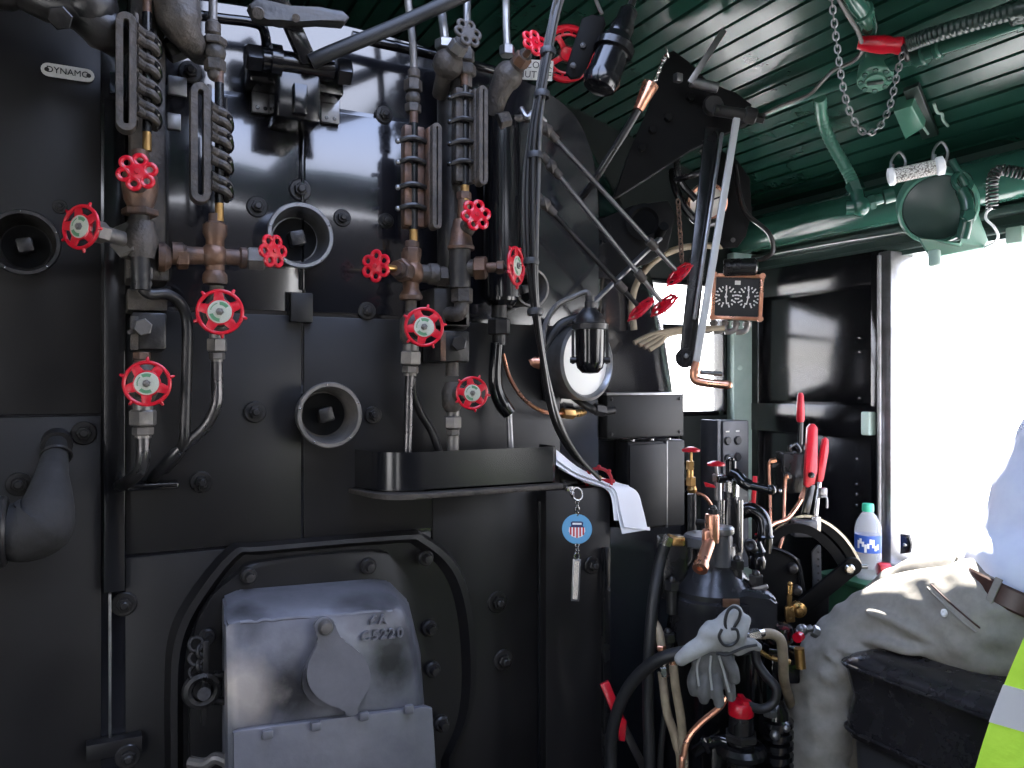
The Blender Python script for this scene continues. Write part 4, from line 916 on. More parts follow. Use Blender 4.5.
mb = MB(); mb.tube([T0-d*.08+V((0,0,0)), T0+d*.02], .008, 10, 0); mb.tube(pa([(630,6,1.62),(640,-8,1.62),(655,-25,1.62)])+[up(at(662,-40,1.62))], .005, 8); mb.build('lead', M['cable'], t)
t = thing('lamp_bracket', 'flat black round-ended bracket plate left of the tilted lamp', 'bracket', at(575,78,1.64))
mb = MB(); q = pa([(582,18,1.62),(592,14,1.62),(604,16,1.62),(606,24,1.62),(586,70,1.64),(580,77,1.64),(571,78,1.64),(566,73,1.64),(567,64,1.64)]); mb.prism(q, FW*.012, .003); mb.build('plate', M['mattblack'], t)
for x,y in ((573,66),(583,46)):
    mb = MB(); p = at(x,y,1.63); mb.lathe([(.007,0),(.006,.004),(.001,.005)], p, -FW, 14); mb.build('bracket_screw', M['pipe'], t)
mb = MB(); mb.tube([up(at(588,-30,1.63))]+pa([(590,-20,1.63),(596,0,1.63),(602,14,1.63)]), .004, 8); mb.build('hanger_wire', M['cablegrey'], t)
# ---- copper weight on a wire
t = thing('plumb_handle', 'copper ferrule with wire loop on a dark rod, by the throttle plate', 'handle', at(640,108,1.68))
p0 = at(651,84,1.68); p1 = at(638,110,1.68); d = p1-p0
mb = MB(); mb.lathe([(.014,0),(.0175,0),(.018,.004),(.0125,d.length*.7),(.011,d.length),(.001,d.length)], p0, d, 22); mb.build('ferrule', M['copper'], t)
mb = MB(); mb.tube([p1, at(620,140,1.70), at(596,178,1.74), at(580,200,1.78)], .008, 12, 4); mb.build('rod', M['black'], t)
mb = MB()
P = pa([(650,90,1.675),(656,78,1.675),(660,68,1.675),(666,56,1.68)])
for k in range(2): mb.tube([p+V((.004*math.cos(j*2.4+k*PI),0,.004*math.sin(j*2.4+k*PI))) for j,p in enumerate(catmull(P,5))], .0022, 6, 3)
mb.torus(at(667,52,1.68), (.6,-.6,.2), .012, .002, 18, 6); mb.build('wire_loop', M['steel'], t)
# ---- throttle stand
t = thing('throttle_lever', 'long twin-bar throttle lever with copper grip hanging before the window', 'lever', at(694,380,1.78))
D = 1.80
a = at(737,116,D+.0); b = at(694,376,D-.06)
mb = MB(); mb.bar(a, b, .0155, .011, RT, .002); mb.build('front_bar', M['leverlit'], t)
a2 = at(722,133,D+.03); b2 = at(688,352,D-.03)
mb = MB(); mb.bar(a2, at(694,320,D-.03), .008, .010, RT, .002); mb.build('rear_bar', M['dullsteel'], t)
mb = MB(); mb.bar(at(712,128,D+.045), at(686,366,D-.02), .034, .012, RT, .003); q = at(685,358,D-.025); mb.lathe([(.020,-.008),(.022,0),(.020,.008)], q, -FW, 20); mb.build('side_plate', M['black'], t)
mb = MB(); mb.tube(pa([(697,362,D-.07),(694,372,D-.07),(696,380,D-.07),(708,383,D-.08),(728,385,D-.10)]), [.009,.010,.010,.0095,.009], 14, 6); mb.ball(at(728,385,D-.10), .0092); mb.build('grip', M['copper'], t)
mb = MB(); p = at(686,356,D-.035); mb.lathe([(.006,0),(.005,.006),(.001,.007)], p, -FW, 12); mb.cyl(at(700,372,D-.08), at(722,374,D-.08), .005); mb.build('latch_pin', M['dullsteel'], t)
ts = thing('throttle_stand', 'large black slanted plate carrying the throttle pivots under the roof', 'bracket', at(680,190,1.86))
mb = MB(); q = pa([(612,200,D+.06),(630,150,D+.06),(652,104,D+.06),(664,54,D+.06),(674,50,D+.06),(690,62,D+.06),(706,82,D+.06),(736,92,D+.06),(752,104,D+.06),(748,124,D+.06),(726,131,D+.06),(690,150,D+.06),(650,176,D+.06)]); mb.prism(q, FW*.03, .004); mb.build('plate', M['mattblack'], ts)
mb = MB(); mb.cyl(at(714,110,D), at(746,115,D+.0), .013, n=20, bev=.002); mb.cyl(at(744,114,D), at(756,117,D), .018, n=20, bev=.003); mb.hexa(at(755,117,D), at(764,119,D), .012); mb.lathe([(.022,0),(.024,.01),(.02,.02)], at(712,107,D+.03), -FW, 20); mb.build('pivot_boss', M['pipe'], ts)
mb = MB(); mb.cyl(at(690,82,D), at(718,88,D), .012, n=18, bev=.002); mb.box(at(678,78,D+.0), (.018,.016,.02), None, .003); mb.build('upper_pin', M['dullsteel'], ts)
mb = MB(); mb.bar(at(690,83,D-.01), at(724,30,D-.01), .014, .006, RT, .001); mb.build('flat_arm', M['dullsteel'], ts)
for x,y in ((652,130),(668,118),(642,148),(690,98)):
    mb = MB(); p = at(x,y,D+.055); mb.hexa(p, p-FW*.012, .010); mb.build('plate_bolt', M['mattblack'], ts)
mb = MB(); mb.tube(pa([(676,180,D+.1),(690,176,D+.06),(704,170,D+.06),(708,158,D+.06),(700,150,D+.06)]), .007, 10); mb.tube(pa([(676,152,D+.1),(680,180,D+.1),(696,200,D+.1)]), .008, 10); mb.build('linkage', M['black'], ts)
t = thing('bracket_plate', 'black hanging plate with one hole, right of the copper-rimmed gauge', 'bracket', at(730,245,1.98))
mb = MB(); mb.prism(pa([(722,150,1.98),(738,160,1.98),(750,178,1.98),(752,212,1.98),(746,236,1.98),(738,247,1.98),(724,248,1.98),(716,236,1.98),(714,190,1.98)]), FW*.012, .003); mb.build('plate', M['mattblack'], t)
mb = MB(); mb.cyl(at(733,240,1.978), at(733,240,1.968), .006); mb.build('hole_bush', M['pipe'], t)
mb = MB(); mb.tube(pa([(735,165,1.97),(740,195,1.96),(748,215,1.96),(768,232,1.96),(773,250,1.97),(765,258,1.99),(758,260,2.0)]), .006, 8); mb.build('conduit', M['cable'], t)
# round copper-rimmed gauge behind the lever
c = at(707,203,1.94); n = (to_eye(c)+V((.2,0,-.25))).normalized(); R = m_px(c,20)
t = thing('pressure_gauge', 'round copper-rimmed gauge half hidden by the throttle lever', 'gauge', c-UP*R)
mb = MB(); mb.lathe([(R*.8,-.04),(R*.9,-.02),(R,-.004),(R,.006),(R*.86,.008),(R*.83,0)], c, n, 36, closed=True); mb.build('bezel', M['copper'], t)
mb = MB(); mb.lathe([(R*.82,-.038),(R*.84,-.004),(R*.001,-.002)], c, n, 30); mb.build('dial', M['dialwhite'], t)
x, y, _ = frame(n); mb = MB(); mb.bar(c+n*.001-x*R*.2, c+n*.001+x*R*.6+y*R*.3, .004, .001, y); mb.build('needle', M['ink'], t)
mb = MB(); q = at(690,198,1.97)
mb.tube(pa([(672,170,1.95),(676,190,1.94),(688,212,1.93),(702,224,1.93),(716,222,1.94)]), .010, 10); mb.build('mount_hoop', M['black'], t)
# small rusty hanging chain beside the lever
mb = MB(); chain(mb, at(678,200,1.83), at(682,262,1.83), 12, .0045, .0018); o = mb.build('chain', M['rust']); tag(o, 'short rusty chain hanging left of the throttle lever', 'chain')
# bracket with cast numerals behind the rods
t = thing('cast_plate', 'dark sloping cast plate behind the long rods, ending in an oval hole', 'casting', at(610,280,1.9))
mb = MB(); mb.prism(pa([(560,245,1.88),(580,228,1.88),(632,205,1.90),(668,200,1.92),(676,214,1.92),(668,250,1.92),(650,262,1.92),(600,282,1.90),(570,290,1.88)]), FW*.02, .004); mb.build('plate', M['mattblack'], t)
mb = MB(); c = at(644,222,1.895); mb.lathe([(.040,0),(.044,.004),(.034,.008),(.028,.0)], c, -FW, 28); mb.cyl(at(658,236,1.90), at(664,226,1.86), .012); mb.build('oval_boss', M['mattblack'], t)
mb = MB()
for r in range(2):
    for k in range(6): p = at(578+k*6-r*2, 238+r*13-k*2.2, 1.876); mb.torus(p, -FW, .0055, .002, 10, 5)
mb.build('raised_marks', M['mattblack'], t)
# ---- beige hoses behind
t = thing('gauge_hose', 'beige hose arching over the window top to the square gauge', 'hose', at(640,340,1.98))
mb = MB(); mb.tube(pa([(634,330,1.98),(632,305,1.98),(637,283,1.98),(652,263,1.98),(672,251,1.99),(694,246,2.0),(722,246,2.02)]), .0085, 12); mb.build('hose', M['hosebeige'], t)
for k,lb in enumerate(('topmost of the four beige tubes fanning out under the square gauge','second from the top of the beige tubes under the square gauge','third from the top of the beige tubes under the square gauge','lowest of the four beige tubes fanning out under the square gauge')):
    mb = MB(); mb.tube(pa([(634+k*5,343+k*2.3,1.97),(648+k*4,336+k*2.2,1.98),(668,331+k*1.3,2.0),(690,328+k*.9,2.01),(712+k*4,328,2.02)]), .0066, 10)
    o = mb.build('gauge_tube', M['hosebeige']); tag(o, lb, 'tube', 'beige gauge tubes')
# ---- square duplex gauge
c = at(737,297,2.03); n = (to_eye(c)+RT*.12).normalized(); n = V((n.x,n.y,-.02)).normalized(); X = UP.cross(n).normalized(); X = X if X.dot(RT) > 0 else -X; X = (X-UP*.05).normalized(); U = n.cross(X).normalized(); U = U if U.z > 0 else -U
W = m_px(c,50); H = m_px(c,46)
t = thing('duplex_gauge', 'square copper-framed gauge with two black dials beside the window', 'gauge', c-UP*H/2)
mb = MB(); mb.box(c-n*.04, (W*.98,H*.98,.07), (X,U,n), .006); mb.build('case', M['black'], t)
mb = MB(); fw_ = W*.075
for sx in (-1,1): mb.box(c+X*(sx*(W/2-fw_/2)), (fw_,H,.016), (X,U,n), .003)
for sy in (-1,1): mb.box(c+U*(sy*(H/2-fw_/2)), (W,fw_,.0155), (X,U,n), .003)
for sx in (-1,1):
    for sy in (-1,1): mb.cyl(c+X*(sx*W*.46)+U*(sy*H*.46), c+X*(sx*W*.46)+U*(sy*H*.46)+n*.012, W*.06)
mb.build('frame', M['copper'], t)
mb = MB(); mb.box(c-n*.003, (W*.88,H*.88,.004), (X,U,n)); mb.build('dial_face', M['dialblack'], t)
for sx, na in ((-1,-1.45),(1,-1.75)):
    mb = MB(); cc = c+X*(sx*W*.215)+U*(H*.0)
    for k in range(17):
        a = -.5*PI-.35-(2*PI-.7)*k/16 if sx > 0 else -.5*PI-.35-(2*PI-.7)*k/16
        d = X*math.cos(a)+U*math.sin(a); big = k % 2 == 0
        mb.box(cc+d*W*.195-n*.0004, (W*(.06 if big else .04),W*.026,.001), (d, n.cross(d), n))
        if big: mb.box(cc+d*W*.14-n*.0004, (W*.034,W*.034,.001), (X,U,n))
    mb.build('dial_marks', M['dialwhite'], t)
    mb = MB(); d = X*math.cos(na)+U*math.sin(na); mb.bar(cc-d*W*.06+n*.0008, cc+d*W*.15+n*.0008, W*.022, .001, n.cross(d)); mb.cyl(cc-n*.0005, cc+n*.003, W*.028); mb.bar(cc+n*.0006, cc+(U*.17+X*.01)*W+n*.0006, W*.02, .001, X); mb.build('needles', M['dialwhite'], t)
mb = MB(); mb.box(c+U*H*.31-n*.0003, (W*.11,H*.09,.001), (X,U,n)); mb.build('maker_label', M['plate'], t)
mb = MB(); mb.cyl(c+U*(H*.62)-X*W*.30+n*.005, c+U*(H*.66)+X*W*.34+n*.005, m_px(c,9), n=20, bev=.004); mb.box(c+U*H*.52-n*.01, (W*.5,H*.08,.03), (X,U,n), .003); mb.build('gauge_lamp', M['black'], t)
mb = MB()
for k in range(4):
    p = c-U*H*.5+X*W*(-.42+k*.22)-n*.02; mb.tube([p, p-U*.018, p-U*.028-X*.008, p-U*.030-X*.026], .0075, 10, 4); mb.hexa(p-U*.004, p-U*.014, .011)
mb.build('pipe_elbows', M['grayiron'], t)
# ---- canister lamp and white round gauge
t = thing('canister', 'black capped canister lamp hanging before the white round gauge', 'lamp', at(590,374,1.62))
s_ = 1.62/FOC; p = at(590,372,1.62)
mb = MB(); mb.lathe([(.001,-2*s_),(8*s_,-1*s_),(13*s_,4*s_),(14.5*s_,10*s_),(15*s_,40*s_),(15*s_,44*s_)], p, UP, 28); mb.build('bowl', M['gloss'], t)
mb = MB(); mb.lathe([(15*s_,42*s_),(18*s_,42.5*s_),(18.5*s_,48*s_),(15*s_,49*s_)], p, UP, 12); mb.build('knurled_ring', M['pipe'], t)
mb = MB(); mb.lathe([(15*s_,48*s_),(14.5*s_,52*s_),(12*s_,58*s_),(7*s_,62*s_),(5.5*s_,64*s_),(5.5*s_,70*s_),(4.5*s_,71*s_),(4.5*s_,76*s_),(.001,76*s_)], p, UP, 24); mb.build('cap', M['pipe'], t)
mb = MB()
for sx in (-1,1): mb.cyl(p+RT*(sx*14*s_)+UP*12*s_, p+RT*(sx*20*s_)+UP*12*s_, .006); mb.bar(p+RT*(sx*17*s_)+UP*8*s_, p+RT*(sx*17*s_)+UP*42*s_, .006, .004, RT)
mb.build('clamp_bolts', M['pipe'], t)
mb = MB(); mb.tube([p+UP*75*s_, p+UP*80*s_-RT*4*s_, at(573,297,1.62), at(556,306,1.60), at(545,326,1.56), at(542,352,1.5)], .0055, 10); mb.build('lead', M['cablegrey'], t)
c = at(584,362,1.76); n = (to_eye(c)+RT*1.0+UP*.05).normalized(); R = m_px(c,39)
t = thing('round_gauge', 'round gauge with a bright white face behind the black canister', 'gauge', c-UP*R)
mb = MB(); mb.lathe([(R*.82,-.055),(R*.95,-.05),(R*.98,-.01),(R,.0),(R,.010),(R*.92,.014),(R*.86,.008),(R*.84,0)], c, n, 48, closed=True); mb.build('case', M['dullsteel'], t)
mb = MB(); mb.lathe([(R*.86,-.05),(R*.85,.002),(.001,.003)], c, n, 40); mb.build('dial', M['dialwhite'], t)
mb = MB(); mb.cyl(c-n*.03-RT*R*.9, c-n*.03-RT*R*1.15, .016); mb.hexa(c-n*.03-RT*R*1.1, c-n*.03-RT*R*1.3, .018); mb.build('side_nut', M['copper'], t)
mb = MB(); mb.tube([c-n*.03-UP*R*.9, at(590,408,1.76), at(600,412,1.78), at(614,410,1.80)], .009, 12); mb.hexa(at(594,409,1.765), at(604,411,1.78), .014); mb.build('siphon_pipe', M['pipe'], t)
mb = MB(); mb.tube([at(548,400,1.78), at(545,372,1.76), at(548,345,1.74), at(560,325,1.74), at(577,318,1.75)], .010, 12); mb.build('black_hose', M['rubber'], t)
# ---- boxes
def boxpx(name, x0, x1, y0, y1, d, depth, m, par, bev=.004):
    a = at(x0,y1,d); X_ = V((1,0,0)); 
    r = ray(x1,y0); k = (a.y)/r.y; b = V((r.x*k, a.y, CAMZ+ray(x0,y0).z*(a.y/ray(x0,y0).y)))
    mb = MB(); mb.boxp(V((a.x,a.y,a.z)), V((b.x,a.y+depth,b.z)), bev); return mb.build(name, m, par), a, b
t = thing('junction_box', 'black steel box with lit top edge, above the taller black box', 'box', at(645,440,1.86))
o_, a, b = boxpx('body', 607, 684, 394, 439, 1.84, .06, M['boxblack'], t)
mb = MB(); mb.boxp(V((a.x-.003,a.y-.004,b.z-.003)),V((b.x+.003,a.y+.066,b.z+.003)),.001); mb.build('lid', M['dullsteel'], t)  # pale steel strip stands in for light along the top edge
for x,z in ((.06,.1),(.94,.1),(.06,.88),(.94,.88)):
    mb = MB(); mb.lathe([(.004,0),(.003,.003),(.001,.003)], V((a.x+(b.x-a.x)*x,a.y,a.z+(b.z-a.z)*z)), (0,-1,0), 12); mb.build('screw', M['pipe'], t)
t = thing('relay_cabinet', 'tall black cabinet with an upright seam under the junction box', 'cabinet', at(655,530,1.90))
o_, a, b = boxpx('body', 628, 685, 442, 531, 1.88, .06, M['boxblack'], t)
o2, a2, b2 = boxpx('door', 630, 667, 445, 529, 1.872, .006, M['boxblack'], t, .002)
mb = MB(); mb.boxp(V((b2.x+.001,a.y-.006,a.z)),V((b2.x+.005,a.y,b.z)),.0005); mb.build('seam_strip', M['dullsteel'], t)
for k,x in enumerate((.16,.5,.8)):
    mb = MB(); mb.lathe([(.006,0),(.005,.006),(.001,.007)], V((a.x+(b.x-a.x)*x,a.y+.02,b.z-.001)), UP, 12); mb.build('top_stud', M['steel'], t)
c = bk(599,481,.03); t = thing('small_valve', 'small red scalloped handwheel peeping up behind the papers', 'valve', c-UP*.03)
mb = MB(); R = m_px(c,14); 
for k in range(8):
    a = 2*PI*k/8; x, y, _ = frame(to_eye(c)); d = x*math.cos(a)+y*math.sin(a); mb.ball(c+d*R, R*.16, 10, 6)
mb.torus(c, to_eye(c), R*.9, R*.12, 32, 8); mb.bar(c-RT*R*.9, c+RT*R*.9, R*.3, R*.15, UP); mb.build('handwheel', M['reddark'], t)
mb = MB(); mb.cyl(c, c+FW*.05, .007); mb.hexa(c+FW*.02, c+FW*.045, .011); mb.build('stem', M['brass'], t)
# ================================================================== ENGINEER'S BRAKE AND REVERSE GEAR
def tb(mb, L, r, n=10, sm=6, floor=None):
    P = pa(L)
    if floor == 0: P = [dn(P[0])]+P
    if floor == 1: P = P+[dn(P[-1])]
    mb.tube(P, r, n, sm); return mb
# ---- cab signal box
a = at(723,421,2.16); b = at(753,421,2.19)
t = thing('signal_box', 'charcoal upright box with two rows of round knobs in the corner', 'box', at(730,545,2.15))
w_ = m_px(a,31); h_ = m_px(a,150); dpt = .075
X = V((1,0,0)); Y = V((0,1,0))
mb = MB(); mb.boxp(V((a.x,a.y,a.z-h_)), V((a.x+w_*1.12,a.y+dpt,a.z)), .004); mb.build('case', M['boxgrey'], t)
mb = MB(); mb.boxp(V((a.x-.014,a.y+.006,a.z-h_)), V((a.x,a.y+dpt,a.z+.002)), .002); mb.build('side_cover', M['boxgrey'], t)
for k,(x,y) in enumerate(((731,441),(746,441),(731,459),(746,458))):
    p = at(x,y,2.155); p = V((p.x,a.y,p.z)); r_ = m_px(p,4.3)
    mb = MB(); mb.lathe([(r_,0),(r_,.004),(r_*.8,.006),(.001,.006)], p, -Y, 24); mb.build('knob', M['plasticblack'], t)
    if k < 2:
        mb = MB(); q = p+UP*m_px(p,9.2); mb.box(q-Y*.0005, (.012,.0015,.004)); mb.build('knob_label', M['plate'], t)
# ---- brass-stemmed red cocks beside the cabinet
t = thing('gauge_cock', 'brass cock with flat red top handle right beside the tall black cabinet', 'valve', at(692,532,1.86))
D = 1.84
mb = MB(); mb.lathe([(.006,0),(.020,.001),(.021,.006),(.012,.010),(.006,.012)], at(691,452,D), UP, 20); mb.build('handle', M['red'], t)
mb = MB(); mb.cyl(at(691,462,D), at(691,451,D), .003); mb.hexa(at(690,470,D), at(690,461,D), .010); mb.cyl(at(690,480,D), at(690,469,D), .008); mb.hexa(at(691,486,D), at(691,477,D), .012); mb.lathe([(.008,0),(.012,.008),(.009,.016)], at(692,493,D), UP, 14); mb.build('stem', M['brass'], t)
mb = MB(); mb.cyl(at(692,494,D), V((at(692,494,D).x,at(692,494,D).y,0)), .010, n=14); mb.cyl(at(690,522,D), at(708,523,D), .008); mb.build('riser', M['pipe'], t)
mb = MB(); tb(mb, [(696,493,D),(704,496,D),(711,505,D),(714,516,D)], .004); mb.build('copper_tail', M['copper'], t)
t = thing('gauge_cock', 'short cock with flat red top handle left of the black brake handle', 'valve', at(718,505,1.86))
D = 1.86
mb = MB(); mb.lathe([(.006,0),(.020,.001),(.021,.006),(.012,.010),(.006,.012)], at(716,466,D), UP, 20); mb.build('handle', M['red'], t)
mb = MB(); mb.cyl(at(717,476,D), at(716,466,D), .004); mb.hexa(at(718,482,D), at(718,474,D), .014); mb.cyl(at(718,500,D), at(718,480,D), .009); mb.build('stem', M['dullsteel'], t)
mb = MB(); mb.prism(pa([(704,482,D-.02),(714,485,D-.02),(716,488,D-.02),(706,487,D-.02)]), FW*.01, .001); mb.build('red_lever', M['red'], t)
# ---- independent brake valve (upright steel cylinder with the long black handle)
D = 1.74
t = thing('independent_brake', 'upright steel brake valve with a long black handle pointing right', 'brake valve', at(729,560,D))
mb = MB(); mb.cyl(at(731,497,D), at(731,480,D), m_px(at(731,490,D),8), n=22, bev=.002); mb.build('collar', M['steel'], t)
mb = MB(); R = m_px(at(731,520,D),11); q = at(730,560,D); mb.lathe([(R*1.1,0),(R*1.1,.03),(R,.04),(R,.10),(R*.72,.13),(R*.72,.15)], q, UP, 24); mb.build('body', M['black'], t)
mb = MB()
for dx in (-1,1): mb.cyl(at(731+dx*9,552,D-.02), at(731+dx*9,500,D-.02), .0065, n=12)
mb.build('tie_bolts', M['steel'], t)
mb = MB(); mb.cyl(at(731,478,D), at(731,460,D), m_px(at(731,470,D),5.2), n=20, bev=.002); mb.lathe([(.007,0),(.007,.004),(.001,.006)], at(731,460,D), UP, 12); mb.box(at(724,479,D), (.030,.02,.016), (RT,FW,UP), .003); mb.build('spindle', M['gloss'], t)
mb = MB(); tb(mb, [(732,473,D-.01),(738,476,D-.02),(743,482,D-.03),(750,486,D-.035)], .013, 14); mb.cyl(at(748,485,D-.034), at(770,490,D-.05), .0088, n=16); mb.ball(at(771,490,D-.05), .011); mb.build('handle', M['gloss'], t)
mb = MB(); mb.ball(at(780,491,D), .004); mb.build('pin', M['steel'], t)
mb = MB(); tb(mb, [(740,512,D+.06),(752,510,D+.05),(762,518,D+.04),(765,535,D+.03),(764,552,D+.03)], .017, 16); mb.torus(at(764,536,D+.03), (0,0,1), .018, .004, 20, 6); mb.build('elbow_pipe', M['gloss'], t)
# ---- main brake valve
D = 1.62
c = at(712,640,D); s_ = D/FOC
t = thing('brake_valve', 'bulky black domed brake valve with a small bronze plate, behind the gloves', 'brake valve', at(715,700,D))
mb = MB(); o = at(714,604,D)
mb.lathe([(44*s_,-38*s_),(47*s_,-30*s_),(44*s_,-10*s_),(46*s_,-4*s_),(46*s_,10*s_),(43*s_,12*s_)], o, UP, 36); mb.build('lower_body', M['valvepaint'], t)
mb = MB(); mb.lathe([(42*s_,9*s_),(42*s_,17*s_),(38*s_,22*s_),(27*s_,36*s_),(22*s_,44*s_),(21*s_,60*s_)], o, UP, 36); mb.build('dome', M['valvepaint'], t)
mb = MB(); mb.lathe([(22*s_,58*s_),(24*s_,60*s_),(24*s_,68*s_),(22*s_,70*s_),(.001,70*s_)], o-RT*6*s_, UP, 30); mb.build('cap', M['boxgrey'], t)
mb = MB(); p = o-RT*12*s_; mb.cyl(at(667,590,D), at(667,541,D), 8*s_, n=16); mb.box(at(672,566,D+.01), (26*s_,30*s_,60*s_), (RT,FW,UP), .006); mb.build('side_port', M['black'], t)
mb = MB(); q = at(742,612,D-.05); mb.rings([[q+RT*(x*s_)+UP*(z*s_*k)+FW*(dy) for x,z in ((-30,-20),(26,-18),(30,-10),(30,16),(24,22),(0,24),(-30,20))] for k,dy in ((.8,-.03),(1,-.02),(1,.06))]); bmesh.ops.bevel(mb.bm, geom=mb.bm.edges[:], offset=.004, segments=2, affect='EDGES'); mb.build('valve_lobe', M['valvepaint'], t)
for x,y in ((672,588),(737,567),(756,582),(668,640)):
    mb = MB(); p = at(x,y,D-.04); mb.cyl(p-UP*.05, p, .0105, n=14); mb.hexa(p-UP*.004, p+UP*.014, .015); mb.ball(p+UP*.016, .008); mb.build('cover_bolt', M['pipe'], t)
mb = MB(); p = at(731,603,D-.094); mb.box(p, (16*s_,.003,8*s_), (RT,FW,UP), .001); mb.build('bronze_plate', M['rust'], t)
mb = MB(); mb.bar(at(752,590,D-.05), at(768,586,D-.06), .009, .006, UP, .002); mb.build('small_lever', M['dullsteel'], t)
# copper whistle-like cock in front
t = thing('copper_cock', 'upright copper cock with an open spout pointing at the viewer', 'valve', at(704,566,1.5))
D = 1.54
mb = MB(); R = m_px(at(712,515,D),7); mb.lathe([(R*.9,0),(R,.004),(R,.052),(R*.9,.056),(R*.5,.057)], at(712,543,D), UP, 24); mb.build('barrel', M['copper'], t)
mb = MB(); mb.hexa(at(713,515,D), at(713,509,D), R*.75); mb.ball(at(713,508,D), R*.5); mb.build('cap_nut', M['pipe'], t)
mb = MB(); mb.box(at(709,537,D), (.024,.024,.03), (RT,FW,UP), .004); a = at(710,540,D); b = at(701,566,D-.05); mb.cyl(a, b, .012, n=18); mb.lathe([(.013,0),(.0145,.004),(.0145,.016),(.006,.016),(.006,.002),(.001,.002)], b-(b-a).normalized()*.008, b-a, 20); mb.build('spout', M['copper'], t)
t = thing('stand_cap', 'round steel capped stud standing behind the copper cock', 'pipe fitting', at(722,560,1.58))
mb = MB(); mb.cyl(at(722,566,1.58), at(722,533,1.58), .018, n=20); mb.build('stud', M['boxgrey'], t)
mb = MB(); mb.lathe([(.022,0),(.024,.003),(.024,.012),(.020,.016),(.001,.016)], at(722,534,1.58), UP, 26); mb.build('cap', M['dullsteel'], t)
# black hose with brass end entering from the left
t = thing('air_hose', 'black hose with brass end rising left of the domed brake valve', 'hose', at(655,768,1.58))
mb = MB(); tb(mb, [(665,545,1.60),(660,562,1.60),(654,595,1.58),(650,640,1.57),(648,700,1.57),(650,800,1.57)], .0115, 14, 6, 1); mb.build('hose', M['rubber'], t)
mb = MB(); mb.cyl(at(663,552,1.60), at(668,537,1.60), .009); mb.hexa(at(666,545,1.60), at(669,536,1.60), .011); mb.build('hose_end', M['steel'], t)
mb = MB(); mb.box(at(678,541,1.605), (.026,.02,.018), (RT,FW,UP), .003); mb.cyl(at(668,537,1.60), at(680,541,1.605), .007); mb.build('brass_end', M['brass'], t)
# small black drain cock right of the brake valve
t = thing('bleed_cock', 'little black cock with a ring end by the curved steel quadrant', 'valve', at(757,580,1.66))
D = 1.66
mb = MB(); mb.lathe([(.010,0),(.017,.004),(.018,.02),(.014,.03),(.018,.04),(.012,.05),(.008,.06)], at(757,570,D), UP, 20); mb.build('cock_body', M['gloss'], t)
mb = MB(); mb.torus(at(750,545,D-.03), to_eye(at(750,545,D)), .009, .004, 20, 8); mb.cyl(at(750,545,D-.03), at(757,552,D), .008); mb.build('ring_end', M['pipe'], t)
# ---- reverse gear quadrant
D = 1.98
t = thing('reverse_quadrant', 'big black quadrant with curved edge plates under the red levers', 'reverse gear', at(805,690,D))
n = -(V((.55,.83,0)).normalized()); 
cq = at(795,618,D); X_ = V((-n.y,n.x,0)); X_ = X_ if X_.dot(RT) > 0 else -X_
def qp(px, py, off=0.0): # point on the quadrant's plane
    r = ray(px,py); k = (cq+n*off-EYE).dot(n)/r.dot(n); return EYE+r*k
def arcpl(px, off, thick, name, m, w_=6):
    mb = MB(); top = catmull([V((x,y,0)) for x,y in px], 5); low = []
    for i,p in enumerate(top):
        d = (top[min(i+1,len(top)-1)]-top[max(i-1,0)]).normalized(); low.append(p+V((-d.y,d.x,0))*w_)
    A = [qp(p.x,p.y,off) for p in top]; Bq = [qp(p.x,p.y,off) for p in low]
    R = [[a, b, b-n*thick, a-n*thick] for a,b in zip(A,Bq)]
    mb.rings(R); return mb.build(name, m, t)
arcpl([(752,560),(764,542),(782,527),(800,524),(818,530),(836,546),(850,566)], .035, .012, 'front_arc', M['mattblack'], 9)
arcpl([(775,533),(792,519),(810,516),(826,522),(842,535),(854,551),(862,567)], -.035, .012, 'rear_arc', M['mattblack'], 9)
arcpl([(770,534),(789,519),(808,515),(826,521),(843,534),(855,550),(863,566)], -.03, .004, 'bright_edge', M['steel'], 2.5)
mb = MB(); q = [qp(x,y,.05) for x,y in ((744,545),(752,543),(772,546),(790,553),(800,560),(803,572),(804,590),(812,598),(822,594),(826,584),(830,586),(828,640),(800,690),(770,690),(770,620),(764,580),(752,566))]
mb.prism(q, -n*.02, .004); mb.build('side_frame', M['mattblack'], t)
mb = MB(); L = [qp(x,y,.052) for x,y in ((746,546),(772,548),(790,555),(798,564),(800,590),(806,601),(815,603))]; mb.tube(L, .004, 8); mb.build('frame_bead', M['gloss'], t)
for x,y,r in ((792,568,6),(796,590,6),(793,610,7)):
    mb = MB(); p = qp(x,y,.05); R = m_px(p,r); mb.lathe([(R,0),(R*.9,.010),(R*.6,.016),(.001,.018)], p, n, 20); mb.build('frame_stud', M['pipe'], t)
mb = MB(); mb.prism([qp(x,y,-.005) for x,y in ((812,552),(818,545),(821,546),(822,600),(814,602))], -n*.01, .002); mb.build('index_plate', M['boxgrey'], t)
mb = MB()
for k in range(6): p = qp(818,552+k*7,-.004); mb.cyl(p, p+n*.003, .0028, n=8)
mb.build('index_holes', M['ink'], t)
t2 = thing('reverse_link', 'black link bar slanting up to a steel pin at the quadrant end', 'link', qp(795,615,.07))
mb = MB(); mb.bar(qp(852,566,.07), qp(796,612,.07), .040, .014, UP, .004); mb.lathe([(.020,-.008),(.022,.0),(.02,.008)], qp(852,566,.07), n, 20); mb.build('link_bar', M['mattblack'], t2)
mb = MB(); p = qp(848,568,.078); mb.lathe([(.012,0),(.012,.014),(.008,.018),(.001,.018)], p, n, 16); mb.cyl(p-n*.02+X_*.02, p+X_*.05-n*.02, .006); mb.build('steel_pin', M['steel'], t2)
